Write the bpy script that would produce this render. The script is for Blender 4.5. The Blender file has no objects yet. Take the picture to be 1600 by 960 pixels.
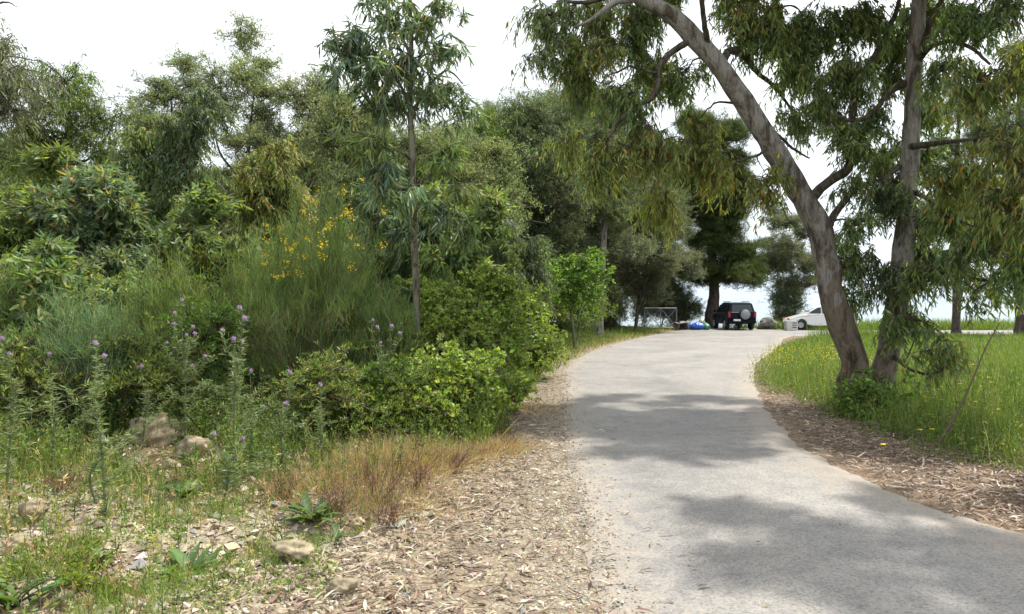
import bpy, math
import numpy as np
from mathutils import Vector, noise as mnoise

# ------------------------------------------------------------------ camera
FPX = 1110.0            # focal length in pixels of the 1600 px wide photograph
HOR = 475.0             # row of the horizon
EYE = 1.6
sc = bpy.context.scene
C = sc.collection
cam = bpy.data.cameras.new('camera'); camo = bpy.data.objects.new('camera', cam); C.objects.link(camo)
cam.sensor_width = 36.0; cam.lens = 36.0 * FPX / 1600.0
cam.clip_start = 0.05; cam.clip_end = 40000
camo.location = (0, 0, EYE)
camo.rotation_euler = (math.radians(90) - math.atan((480 - HOR) / FPX), 0, 0)
sc.camera = camo

# ------------------------------------------------------------------ world, sun, exposure
SUN_AZ = math.radians(60)      # clockwise from +Y (the view direction)
SUN_EL = math.radians(62)
w = bpy.data.worlds.new('World'); sc.world = w; w.use_nodes = True
nt = w.node_tree; nt.nodes.clear()
out = nt.nodes.new('ShaderNodeOutputWorld'); bg = nt.nodes.new('ShaderNodeBackground')
sky = nt.nodes.new('ShaderNodeTexSky'); sky.sky_type = 'NISHITA'; sky.sun_disc = False
sky.sun_elevation = SUN_EL; sky.sun_rotation = SUN_AZ
sky.dust_density = 5.0; sky.air_density = 1.2; sky.ozone_density = 1.0
# thin bright cloud veil over the Nishita sky (strength 0.1), bluer towards the sea horizon
tc = nt.nodes.new('ShaderNodeTexCoord'); sep = nt.nodes.new('ShaderNodeSeparateXYZ')
nt.links.new(tc.outputs['Generated'], sep.inputs[0])
rmp = nt.nodes.new('ShaderNodeValToRGB')
cr = rmp.color_ramp
cr.elements[0].position = 0.0; cr.elements[0].color = (6.4, 7.5, 8.6, 1)
cr.elements[1].position = 0.30; cr.elements[1].color = (9.0, 9.3, 9.6, 1)
e = cr.elements.new(0.10); e.color = (7.4, 8.2, 9.0, 1)
nt.links.new(sep.outputs['Z'], rmp.inputs[0])
cn = nt.nodes.new('ShaderNodeTexNoise'); cn.inputs['Scale'].default_value = 2.2; cn.inputs['Detail'].default_value = 5
nt.links.new(tc.outputs['Generated'], cn.inputs['Vector'])
cm = nt.nodes.new('ShaderNodeMapRange'); cm.inputs['From Min'].default_value = 0.3; cm.inputs['From Max'].default_value = 0.75
cm.inputs['To Min'].default_value = 0.50; cm.inputs['To Max'].default_value = 0.98
nt.links.new(cn.outputs['Fac'], cm.inputs['Value'])
mx = nt.nodes.new('ShaderNodeMixRGB')
nt.links.new(cm.outputs[0], mx.inputs['Fac']); nt.links.new(sky.outputs[0], mx.inputs[1]); nt.links.new(rmp.outputs[0], mx.inputs[2])
nt.links.new(mx.outputs[0], bg.inputs['Color']); bg.inputs['Strength'].default_value = 0.10
nt.links.new(bg.outputs[0], out.inputs[0])

sl = bpy.data.lights.new('sun', 'SUN'); sl.energy = 3.5; sl.angle = math.radians(1.2); sl.color = (1.0, 0.95, 0.86)
so = bpy.data.objects.new('sun', sl); C.objects.link(so)
sd = Vector((math.sin(SUN_AZ) * math.cos(SUN_EL), math.cos(SUN_AZ) * math.cos(SUN_EL), math.sin(SUN_EL)))
so.rotation_euler = sd.to_track_quat('Z', 'Y').to_euler(); so.location = (10, 10, 40)
sc.view_settings.view_transform = 'Standard'; sc.view_settings.look = 'None'
sc.view_settings.exposure = 1.0; sc.view_settings.gamma = 1.0
sc.view_settings.use_curve_mapping = False
sc.cycles.max_bounces = 7; sc.cycles.transmission_bounces = 5; sc.cycles.diffuse_bounces = 4

rng = np.random.default_rng(11)
A = np.array
UP = A([0, 0, 1.0])

def P(px, py, d):
    """world point seen at photo pixel (px, py) at depth d metres"""
    return A([(px - 800) / FPX * d, d, EYE + (HOR - py) / FPX * d])

# ------------------------------------------------------------------ terrain height
def vnoise(x, y, s=1.0, seed=0.0):
    x = x * s + seed * 3.1; y = y * s + seed * 1.7
    return (np.sin(1.3 * x + 1.9 * y) + np.sin(2.3 * x - 1.1 * y + 1.0) * .7 + np.sin(3.7 * x + 2.9 * y + 2.0) * .4
            + np.sin(-5.1 * x + 4.3 * y + .5) * .25 + np.sin(8.3 * x + 7.1 * y) * .12) / 2.4

def smooth(a, b, x):
    t = np.clip((x - a) / (b - a), 0, 1); return t * t * (3 - 2 * t)

# road edges as (distance, x)
LE = A([[-3, .3], [0, .38], [3.6, .45], [5, .5], [7.2, .55], [9, .65], [11.8, .85], [16.9, 1.2], [20, 1.75], [24, 2.7], [28, 4.0], [32, 5.5], [36, 7.1], [41, 9.2], [46, 12.3]])
RE = A([[-3, 4.4], [0, 4.1], [3.6, 3.75], [4.9, 3.5], [5.9, 3.2], [7.9, 3.2], [10.8, 3.85], [14.2, 4.85], [18.7, 6.4], [24, 8.8], [28, 10.6], [32, 12.2], [35, 13.8], [36.5, 18], [41, 19], [46, 21]])
GE = A([[-3, 6.2], [0, 5.8], [4, 5.2], [6.6, 4.75], [8.3, 4.5], [11.8, 4.9], [14.2, 5.0], [18, 6.3], [21, 7.5], [26, 9.6], [32, 13], [35, 17]])   # where the meadow begins
VE = A([[0, -3.4], [3, -3.2], [4.2, -2.9], [4.8, -2.1], [5.4, -1.25], [6.2, -.7], [7, -.35], [8, -.15], [10.8, -.05], [14, .55], [20, .9], [24, 2.0], [28, 3.3], [32, 4.9], [41, 8.8], [46, 12]])   # where the scrub begins
le = lambda y: np.interp(y, LE[:, 0], LE[:, 1])
re = lambda y: np.interp(y, RE[:, 0], RE[:, 1])
ge = lambda y: np.interp(y, GE[:, 0], GE[:, 1])
ve = lambda y: np.interp(y, VE[:, 0], VE[:, 1])

def H(x, y):
    x = np.asarray(x, float); y = np.asarray(y, float)
    off = np.maximum(le(y) - x, x - re(y)); off = np.clip(off, 0, None)
    near = np.exp(-np.clip(y - 30, 0, None) / 6)
    lane = np.where(x > 14, smooth(35.5, 34, y) + smooth(43, 45, y), 1.0)
    k = smooth(.15, 1.6, off) * np.where(x > 14, lane, 1)
    left = (x < le(y))
    bank = np.where(left, .10 * smooth(.3, 3, off) + .28 * smooth(3, 9, off) + .5 * smooth(9, 20, off), .06 * smooth(.3, 2, off))
    rough = k * (.045 * vnoise(x, y, 1.1, 2) + .025 * vnoise(x, y, 3.3, 5) + .012 * vnoise(x, y, 8.0, 1) * near)
    gully = -np.where(left, .16 * np.exp(-((x + 1.15 - (y - 5.2) * .75) / .28) ** 2) * smooth(5.6, 4.9, y) * smooth(2.6, 3.6, y), 0)
    edge = 47.0 + .25 * np.clip(x - 20, 0, None) + np.clip(4 - x, 0, 60) * .9
    drop = -13.5 * smooth(0, 26, y - edge)
    return k * bank + rough + gully + drop

def hz(x, y): return float(H(A([x]), A([y]))[0])

# ------------------------------------------------------------------ materials
def newmat(name):
    m = bpy.data.materials.new(name); m.use_nodes = True
    t = m.node_tree; t.nodes.clear()
    o = t.nodes.new('ShaderNodeOutputMaterial'); return m, t, o

def N(t, kind, **kw):
    n = t.nodes.new(kind)
    for k, v in kw.items():
        if k in n.inputs: n.inputs[k].default_value = v
        else: setattr(n, k, v)
    return n

def ramp(t, stops):
    r = t.nodes.new('ShaderNodeValToRGB'); cr = r.color_ramp
    cr.elements[0].position = stops[0][0]; cr.elements[0].color = (*stops[0][1], 1)
    cr.elements[1].position = stops[-1][0]; cr.elements[1].color = (*stops[-1][1], 1)
    for p, c in stops[1:-1]:
        e = cr.elements.new(p); e.color = (*c, 1)
    return r

def leaf_mat(name, trans=.38, rough=.45, spec=.45, warm=(1.25, 1.2, .55)):
    m, t, o = newmat(name)
    at = N(t, 'ShaderNodeAttribute', attribute_name='Col')
    tcx = t.nodes.new('ShaderNodeTexCoord')
    nz = N(t, 'ShaderNodeTexNoise', Scale=9.0, Detail=2.0); t.links.new(tcx.outputs['Object'], nz.inputs['Vector'])
    mr = N(t, 'ShaderNodeMapRange'); mr.inputs['From Min'].default_value = .3; mr.inputs['From Max'].default_value = .7
    mr.inputs['To Min'].default_value = .8; mr.inputs['To Max'].default_value = 1.2
    t.links.new(nz.outputs['Fac'], mr.inputs['Value'])
    oi = t.nodes.new('ShaderNodeObjectInfo'); mo = N(t, 'ShaderNodeVectorMath', operation='MULTIPLY'); t.links.new(at.outputs['Color'], mo.inputs[0]); t.links.new(oi.outputs['Color'], mo.inputs[1])
    mul = N(t, 'ShaderNodeVectorMath', operation='SCALE'); t.links.new(mo.outputs[0], mul.inputs[0]); t.links.new(mr.outputs[0], mul.inputs['Scale'])
    pr = N(t, 'ShaderNodeBsdfPrincipled', Roughness=rough); pr.inputs['Specular IOR Level'].default_value = spec
    t.links.new(mul.outputs[0], pr.inputs['Base Color'])
    tr = N(t, 'ShaderNodeBsdfTranslucent')
    m2 = N(t, 'ShaderNodeVectorMath', operation='MULTIPLY'); m2.inputs[1].default_value = warm
    t.links.new(mul.outputs[0], m2.inputs[0]); t.links.new(m2.outputs[0], tr.inputs['Color'])
    ms = N(t, 'ShaderNodeMixShader'); ms.inputs[0].default_value = trans
    t.links.new(pr.outputs[0], ms.inputs[1]); t.links.new(tr.outputs[0], ms.inputs[2]); t.links.new(ms.outputs[0], o.inputs[0])
    return m

def solid(name, col, rough=.6, metal=0, noise=.15, scale=12, spec=.5, bump=0, coat=0):
    m, t, o = newmat(name)
    tcx = t.nodes.new('ShaderNodeTexCoord')
    nz = N(t, 'ShaderNodeTexNoise', Scale=scale, Detail=6.0); t.links.new(tcx.outputs['Object'], nz.inputs['Vector'])
    a = tuple(max(0, c * (1 - noise)) for c in col); b = tuple(c * (1 + noise) for c in col)
    r = ramp(t, [(.3, a), (.7, b)]); t.links.new(nz.outputs['Fac'], r.inputs[0])
    pr = N(t, 'ShaderNodeBsdfPrincipled', Roughness=rough, Metallic=metal); pr.inputs['Specular IOR Level'].default_value = spec
    pr.inputs['Coat Weight'].default_value = coat
    t.links.new(r.outputs[0], pr.inputs['Base Color'])
    if bump:
        bp = N(t, 'ShaderNodeBump', Strength=bump, Distance=.02); t.links.new(nz.outputs['Fac'], bp.inputs['Height']); t.links.new(bp.outputs[0], pr.inputs['Normal'])
    t.links.new(pr.outputs[0], o.inputs[0]); return m

def bark_mat(name, pale, mid, dark, scale=1.0, patch=.5):
    m, t, o = newmat(name)
    tcx = t.nodes.new('ShaderNodeTexCoord')
    mp = N(t, 'ShaderNodeMapping'); mp.inputs['Scale'].default_value = (3.0 * scale, 3.0 * scale, .9 * scale)
    t.links.new(tcx.outputs['Object'], mp.inputs[0])
    n1 = N(t, 'ShaderNodeTexNoise', Scale=1.6, Detail=7.0, Roughness=.62, Distortion=.6); t.links.new(mp.outputs[0], n1.inputs['Vector'])
    r1 = ramp(t, [(.30, dark), (.40, dark), (.44, mid), (patch, mid), (patch + .025, pale), (.66, pale), (.70, tuple(c * 1.2 for c in pale))])
    t.links.new(n1.outputs['Fac'], r1.inputs[0])
    mp2 = N(t, 'ShaderNodeMapping'); mp2.inputs['Scale'].default_value = (14 * scale, 14 * scale, 3 * scale)
    t.links.new(tcx.outputs['Object'], mp2.inputs[0])
    n2 = N(t, 'ShaderNodeTexNoise', Scale=2.2, Detail=8.0, Roughness=.7); t.links.new(mp2.outputs[0], n2.inputs['Vector'])
    r2 = ramp(t, [(.3, (.30, .27, .25)), (.42, (.7, .68, .66)), (.50, (1, 1, 1)), (.7, (1.25, 1.2, 1.15))]); t.links.new(n2.outputs['Fac'], r2.inputs[0])
    mu = N(t, 'ShaderNodeMixRGB', blend_type='MULTIPLY'); mu.inputs[0].default_value = .85
    t.links.new(r1.outputs[0], mu.inputs[1]); t.links.new(r2.outputs[0], mu.inputs[2])
    if name == 'eucalyptus_bark':      # old rough brown bark low on the trunk, smooth grey bark above, flaking in between
        sx = N(t, 'ShaderNodeSeparateXYZ'); t.links.new(tcx.outputs['Object'], sx.inputs[0])
        zz = N(t, 'ShaderNodeMapRange'); zz.inputs['From Min'].default_value = .3; zz.inputs['From Max'].default_value = 3.2; zz.inputs['To Min'].default_value = .62; zz.inputs['To Max'].default_value = -.15; t.links.new(sx.outputs['Z'], zz.inputs['Value'])
        mp3 = N(t, 'ShaderNodeMapping'); mp3.inputs['Scale'].default_value = (5, 5, 2.2); t.links.new(tcx.outputs['Object'], mp3.inputs[0])
        n3 = N(t, 'ShaderNodeTexNoise', Scale=1.3, Detail=6.0, Roughness=.6); t.links.new(mp3.outputs[0], n3.inputs['Vector'])
        a3 = N(t, 'ShaderNodeMath', operation='ADD'); t.links.new(zz.outputs[0], a3.inputs[0]); t.links.new(n3.outputs['Fac'], a3.inputs[1])
        r3 = ramp(t, [(.66, (0, 0, 0)), (.70, (1, 1, 1))]); t.links.new(a3.outputs[0], r3.inputs[0])
        br = N(t, 'ShaderNodeMixRGB', blend_type='MULTIPLY'); br.inputs[0].default_value = 1; br.inputs[2].default_value = (.70, .60, .52, 1); t.links.new(mu.outputs[0], br.inputs[1])
        m3 = N(t, 'ShaderNodeMixRGB'); t.links.new(r3.outputs[0], m3.inputs[0]); t.links.new(mu.outputs[0], m3.inputs[1]); t.links.new(br.outputs[0], m3.inputs[2]); mu = m3
    ad = N(t, 'ShaderNodeMath', operation='ADD'); t.links.new(n1.outputs['Fac'], ad.inputs[0]); t.links.new(n2.outputs['Fac'], ad.inputs[1])
    bp = N(t, 'ShaderNodeBump', Strength=1.0, Distance=.04); t.links.new(ad.outputs[0], bp.inputs['Height'])
    pr = N(t, 'ShaderNodeBsdfPrincipled', Roughness=.85); pr.inputs['Specular IOR Level'].default_value = .25
    t.links.new(mu.outputs[0], pr.inputs['Base Color']); t.links.new(bp.outputs[0], pr.inputs['Normal']); t.links.new(pr.outputs[0], o.inputs[0])
    return m

M = {}
M['leaf'] = leaf_mat('leaf_green', .46)
M['leaf_thick'] = leaf_mat('leaf_leathery', .25, .55, .3)
M['grass'] = leaf_mat('grass_blades', .45, .5, .35)
M['dry'] = leaf_mat('dry_leaf', .2, .75, .2, (1, .95, .85))
M['petal'] = leaf_mat('petal', .35, .6, .2, (1, 1, 1))
M['bark_euc'] = bark_mat('eucalyptus_bark', (.27, .255, .23), (.195, .175, .15), (.095, .078, .062), 1.1, .48)
M['bark_limb'] = bark_mat('limb_bark', (.13, .115, .085), (.085, .07, .05), (.04, .032, .025), 2.5, .5)
M['bark_euc_pale'] = bark_mat('pale_eucalyptus_bark', (.27, .25, .22), (.18, .16, .135), (.07, .055, .045), 1.6, .5)
M['bark_slim'] = bark_mat('slim_eucalyptus_bark', (.27, .27, .19), (.19, .18, .13), (.10, .07, .05), 3.0, .5)
M['bark_dark'] = bark_mat('dark_bark', (.12, .10, .085), (.085, .068, .055), (.045, .036, .03), 1.5, .55)
M['twig'] = solid('twig_brown', (.10, .075, .05), .8)
M['twig_red'] = solid('twig_red_brown', (.16, .085, .055), .8)
M['cane'] = solid('green_cane', (.10, .12, .045), .7)
M['rock'] = solid('limestone', (.24, .20, .135), .95, noise=.5, scale=11, bump=1.0, spec=.1)
M['rock_grey'] = solid('grey_rock', (.17, .16, .15), .9, noise=.4, scale=4, bump=.9, spec=.2)

# pale old asphalt with dust drifting in from its edges
def road_mat():
    m, t, o = newmat('old_asphalt')
    tcx = t.nodes.new('ShaderNodeTexCoord'); at = N(t, 'ShaderNodeAttribute', attribute_name='edge')
    big = N(t, 'ShaderNodeTexNoise', Scale=.55, Detail=5.0); t.links.new(tcx.outputs['Object'], big.inputs['Vector'])
    fine = N(t, 'ShaderNodeTexNoise', Scale=60.0, Detail=3.0, Roughness=.75); t.links.new(tcx.outputs['Object'], fine.inputs['Vector'])
    vo = N(t, 'ShaderNodeTexVoronoi', Scale=95.0); t.links.new(tcx.outputs['Object'], vo.inputs['Vector'])
    mid = N(t, 'ShaderNodeTexNoise', Scale=5.0, Detail=7.0, Roughness=.7); t.links.new(tcx.outputs['Object'], mid.inputs['Vector'])
    r0 = ramp(t, [(.3, (.172, .167, .162)), (.7, (.232, .225, .216))]); t.links.new(big.outputs['Fac'], r0.inputs[0])
    r1 = ramp(t, [(.34, (.42, .41, .40)), (.46, (.95, .95, .95)), (.58, (1.1, 1.1, 1.08)), (.68, (1.6, 1.58, 1.52))]); t.links.new(fine.outputs['Fac'], r1.inputs[0])
    r2 = ramp(t, [(.0, (.62, .61, .60)), (.22, (1, 1, 1)), (.8, (1.08, 1.07, 1.05))]); t.links.new(vo.outputs['Distance'], r2.inputs[0])
    r3 = ramp(t, [(.32, (.86, .86, .87)), (.6, (1.06, 1.05, 1.03))]); t.links.new(mid.outputs['Fac'], r3.inputs[0])
    def mul(a, b, f=1.0):
        x = N(t, 'ShaderNodeMixRGB', blend_type='MULTIPLY'); x.inputs[0].default_value = f
        t.links.new(a, x.inputs[1]); t.links.new(b, x.inputs[2]); return x.outputs[0]
    c = mul(mul(mul(r0.outputs[0], r1.outputs[0], .85), r2.outputs[0], .7), r3.outputs[0])
    # hairline cracks and darker old patches
    wn = N(t, 'ShaderNodeTexNoise', Scale=1.4, Detail=5.0); t.links.new(tcx.outputs['Object'], wn.inputs['Vector'])
    wm_ = N(t, 'ShaderNodeMixRGB', blend_type='ADD'); wm_.inputs[0].default_value = .9; t.links.new(tcx.outputs['Object'], wm_.inputs[1]); t.links.new(wn.outputs['Color'], wm_.inputs[2])
    ck = N(t, 'ShaderNodeTexVoronoi', Scale=.42, feature='DISTANCE_TO_EDGE'); t.links.new(wm_.outputs[0], ck.inputs['Vector'])
    rc = ramp(t, [(.0, (.78, .77, .75)), (.003, (.92, .91, .90)), (.006, (1, 1, 1))]); t.links.new(ck.outputs['Distance'], rc.inputs[0])
    st = N(t, 'ShaderNodeTexNoise', Scale=1.1, Detail=8.0, Roughness=.65); t.links.new(wm_.outputs[0], st.inputs['Vector'])
    rs = ramp(t, [(.36, (.80, .80, .81)), (.46, (1, 1, 1)), (.62, (1.07, 1.06, 1.03))]); t.links.new(st.outputs['Fac'], rs.inputs[0])
    c = mul(mul(c, rc.outputs[0], .5), rs.outputs[0])
    # dust: stronger towards the edge, broken up by noise
    sm = N(t, 'ShaderNodeMath', operation='SUBTRACT'); sm.inputs[0].default_value = .48; t.links.new(at.outputs['Fac'], sm.inputs[1])
    nn = N(t, 'ShaderNodeMath', operation='MULTIPLY_ADD'); nn.inputs[1].default_value = 1.5; t.links.new(mid.outputs['Fac'], nn.inputs[0]); nn.inputs[2].default_value = -.75
    ad = N(t, 'ShaderNodeMath', operation='ADD', use_clamp=True); t.links.new(sm.outputs[0], ad.inputs[0]); t.links.new(nn.outputs[0], ad.inputs[1])
    sc_ = N(t, 'ShaderNodeMath', operation='MULTIPLY', use_clamp=True); sc_.inputs[1].default_value = 1.5; t.links.new(ad.outputs[0], sc_.inputs[0])
    du = ramp(t, [(.3, (.22, .185, .145)), (.6, (.31, .27, .215))]); t.links.new(fine.outputs['Fac'], du.inputs[0])
    mi = N(t, 'ShaderNodeMixRGB'); t.links.new(sc_.outputs[0], mi.inputs[0]); t.links.new(c, mi.inputs[1]); t.links.new(du.outputs[0], mi.inputs[2])
    bp = N(t, 'ShaderNodeBump', Strength=.55, Distance=.006); t.links.new(fine.outputs['Fac'], bp.inputs['Height'])
    pr = N(t, 'ShaderNodeBsdfPrincipled', Roughness=.8); pr.inputs['Specular IOR Level'].default_value = .35
    t.links.new(mi.outputs[0], pr.inputs['Base Color']); t.links.new(bp.outputs[0], pr.inputs['Normal']); t.links.new(pr.outputs[0], o.inputs[0])
    return m
M['road'] = road_mat()

def ground_mat():
    m, t, o = newmat('stony_soil')
    tcx = t.nodes.new('ShaderNodeTexCoord'); at = N(t, 'ShaderNodeAttribute', attribute_name='Col')
    vo = N(t, 'ShaderNodeTexVoronoi', Scale=34.0); t.links.new(tcx.outputs['Object'], vo.inputs['Vector'])
    n1 = N(t, 'ShaderNodeTexNoise', Scale=5.0, Detail=9.0, Roughness=.72); t.links.new(tcx.outputs['Object'], n1.inputs['Vector'])
    sepc = N(t, 'ShaderNodeSeparateColor'); t.links.new(vo.outputs['Color'], sepc.inputs[0])
    r1 = ramp(t, [(.28, (.45, .43, .40)), (.5, (.95, .94, .92)), (.72, (1.4, 1.37, 1.3))]); t.links.new(n1.outputs['Fac'], r1.inputs[0])
    r2 = ramp(t, [(.0, (.65, .63, .6)), (.5, (1, 1, 1)), (1, (1.35, 1.33, 1.28))]); t.links.new(sepc.outputs[0], r2.inputs[0])
    r3 = ramp(t, [(.0, (1.1, 1.1, 1.1)), (.5, (.6, .58, .55))]); t.links.new(vo.outputs['Distance'], r3.inputs[0])
    c = at.outputs['Color']
    for b, f in ((r1.outputs[0], 1), (r2.outputs[0], .8), (r3.outputs[0], .6)):
        x = N(t, 'ShaderNodeMixRGB', blend_type='MULTIPLY'); x.inputs[0].default_value = f
        t.links.new(c, x.inputs[1]); t.links.new(b, x.inputs[2]); c = x.outputs[0]
    hh = N(t, 'ShaderNodeMath', operation='SUBTRACT'); t.links.new(n1.outputs['Fac'], hh.inputs[0]); t.links.new(vo.outputs['Distance'], hh.inputs[1])
    bp = N(t, 'ShaderNodeBump', Strength=.9, Distance=.02); t.links.new(hh.outputs[0], bp.inputs['Height'])
    pr = N(t, 'ShaderNodeBsdfPrincipled', Roughness=.92); pr.inputs['Specular IOR Level'].default_value = .2
    t.links.new(c, pr.inputs['Base Color']); t.links.new(bp.outputs[0], pr.inputs['Normal']); t.links.new(pr.outputs[0], o.inputs[0])
    return m
M['ground'] = ground_mat()

def stone_mat():
    m, t, o = newmat('gravel_stone')
    at = N(t, 'ShaderNodeAttribute', attribute_name='Col'); tcx = t.nodes.new('ShaderNodeTexCoord')
    n1 = N(t, 'ShaderNodeTexNoise', Scale=60.0, Detail=4.0); t.links.new(tcx.outputs['Object'], n1.inputs['Vector'])
    r1 = ramp(t, [(.3, (.75, .74, .72)), (.7, (1.2, 1.19, 1.17))]); t.links.new(n1.outputs['Fac'], r1.inputs[0])
    x = N(t, 'ShaderNodeMixRGB', blend_type='MULTIPLY'); x.inputs[0].default_value = 1
    t.links.new(at.outputs['Color'], x.inputs[1]); t.links.new(r1.outputs[0], x.inputs[2])
    pr = N(t, 'ShaderNodeBsdfPrincipled', Roughness=.9); pr.inputs['Specular IOR Level'].default_value = .2
    t.links.new(x.outputs[0], pr.inputs['Base Color']); t.links.new(pr.outputs[0], o.inputs[0]); return m
M['stone'] = stone_mat()

# ------------------------------------------------------------------ mesh builder
class MB:
    def __init__(s): s.v = []; s.f3 = []; s.f4 = []; s.c = []; s.n = 0; s.e = []
    def add(s, v, f3=None, f4=None, col=None):
        v = np.asarray(v, float).reshape(-1, 3)
        if f3 is not None and len(f3): s.f3.append(np.asarray(f3).reshape(-1, 3) + s.n)
        if f4 is not None and len(f4): s.f4.append(np.asarray(f4).reshape(-1, 4) + s.n)
        s.v.append(v)
        if col is None: col = A([.5, .5, .5])
        col = np.asarray(col, float)
        if col.ndim == 1: col = np.tile(col, (len(v), 1))
        s.c.append(col); s.n += len(v)
    def mesh(s, name, mat, origin=(0, 0, 0), smooth_=False, attr=True):
        me = bpy.data.meshes.new(name)
        v = np.concatenate(s.v) - np.asarray(origin, float) if s.v else np.zeros((0, 3))
        f3 = np.concatenate(s.f3) if s.f3 else np.zeros((0, 3), int)
        f4 = np.concatenate(s.f4) if s.f4 else np.zeros((0, 4), int)
        me.vertices.add(len(v)); me.vertices.foreach_set('co', v.astype(np.float32).ravel())
        nl = f3.size + f4.size; me.loops.add(nl)
        me.loops.foreach_set('vertex_index', np.concatenate([f3.ravel(), f4.ravel()]).astype(np.int32))
        npol = len(f3) + len(f4); me.polygons.add(npol)
        st = np.concatenate([np.arange(len(f3)) * 3, f3.size + np.arange(len(f4)) * 4]).astype(np.int32)
        me.polygons.foreach_set('loop_start', st)
        me.polygons.foreach_set('use_smooth', np.full(npol, bool(smooth_)))
        if attr:
            c = np.concatenate(s.c); c = np.clip(np.c_[c, np.ones(len(c))], 0, 1)
            a = me.attributes.new('Col', 'FLOAT_COLOR', 'POINT'); a.data.foreach_set('color', c.astype(np.float32).ravel())
        me.materials.append(mat); me.update(calc_edges=True); me.validate()
        return me

def tag(o, label=None, cat=None, group=None, kind=None):
    if label: o['label'] = label
    if cat: o['category'] = cat
    if group: o['group'] = group
    if kind: o['kind'] = kind
    return o

def link(name, me, parent=None, loc=None, kind=None):
    o = bpy.data.objects.new(name, me); C.objects.link(o)
    if parent is not None: o.parent = parent
    if loc is not None: o.location = loc
    if kind: o['kind'] = kind
    return o

def thing(name, label, cat, loc=(0, 0, 0), group=None, rz=0):
    o = bpy.data.objects.new(name, None); C.objects.link(o); o.location = loc; o.rotation_euler = (0, 0, rz)
    o.empty_display_size = .2
    return tag(o, label, cat, group)

def copy_thing(root, loc, rz=0, scale=1.0, label=None, group=None):
    r = root.copy(); C.objects.link(r); r.location = loc; r.rotation_euler = (0, 0, rz)
    r.scale = (scale, scale, scale) if np.isscalar(scale) else scale
    if label: r['label'] = label
    if group: r['group'] = group
    for ch in list(root.children):
        c = ch.copy(); C.objects.link(c); c.parent = r
        for g in list(ch.children):
            d = g.copy(); C.objects.link(d); d.parent = c
    return r

def unit(v, ax=-1):
    return v / np.maximum(np.linalg.norm(v, axis=ax, keepdims=True), 1e-9)

def rdir(n): return unit(rng.normal(size=(n, 3)))

def ball(n, shell=.55):
    return rdir(n) * (shell + (1 - shell) * rng.random(n))[:, None] ** .6

# ---------- tubes: pts (n,k,3) rad (n,k)
def tubes(mb, pts, rad, sides=3, col=None, wob=0.0):
    pts = np.asarray(pts, float); rad = np.asarray(rad, float)
    n, k, _ = pts.shape
    T = unit(np.gradient(pts, axis=1))
    ref = np.where(np.abs(T[:, :1, 2:3]) > .9, A([[[1., 0, 0]]]), A([[[0, 0, 1.]]]))
    ref = np.broadcast_to(ref, T.shape)
    U = unit(np.cross(T, ref)); V = np.cross(T, U)
    a = np.arange(sides) / sides * 2 * np.pi
    R = rad[:, :, None]
    if wob:
        ph = rng.random((n, 1, 1)) * 6.28
        zz = np.arange(k)[None, :, None]
        R = R * (1 + wob * (np.sin(a * 2 + zz * .35 + ph) + .6 * np.sin(a * 3 - zz * .6 + 2 * ph) + .5 * np.sin(a * 5 + zz * 1.3 + ph)))
    else: R = np.broadcast_to(R, (n, k, sides))
    v = pts[:, :, None, :] + R[..., None] * (np.cos(a)[None, None, :, None] * U[:, :, None, :] + np.sin(a)[None, None, :, None] * V[:, :, None, :])
    if wob and sides >= 14:     # knots and flutes on the big trunks
        for _ in range(26):
            i_ = rng.integers(0, k); j_ = rng.integers(0, sides); q = v[0, i_, j_]; o_ = unit(q - pts[0, i_]); s_ = rng.uniform(.05, .13)
            v[0] += (o_ * rng.uniform(-.25, .42) * s_ * np.exp(-(np.linalg.norm(v[0] - q, axis=-1, keepdims=True) / s_) ** 2))
    idx = np.arange(n * k * sides).reshape(n, k, sides)
    a0 = idx[:, :-1, :]; a1 = idx[:, 1:, :]
    f = np.stack([a0, np.roll(a0, -1, 2), np.roll(a1, -1, 2), a1], -1).reshape(-1, 4)
    mb.add(v.reshape(-1, 3), f4=f, col=col)

def spline(pts, m):
    """Catmull-Rom through rows of pts (any width), m samples"""
    p = np.asarray(pts, float); p = np.vstack([2 * p[0] - p[1], p, 2 * p[-1] - p[-2]])
    n = len(p) - 3; t = np.linspace(0, n - 1e-6, m); i = t.astype(int); u = (t - i)[:, None]
    a, b, c, d = p[i], p[i + 1], p[i + 2], p[i + 3]
    return .5 * (2 * b + (c - a) * u + (2 * a - 5 * b + 4 * c - d) * u ** 2 + (3 * b - a - 3 * c + d) * u ** 3)

def bez(p0, p1, p2, k):
    t = np.linspace(0, 1, k)[None, :, None]
    return (1 - t) ** 2 * p0[:, None] + 2 * t * (1 - t) * p1[:, None] + t ** 2 * p2[:, None]

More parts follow.
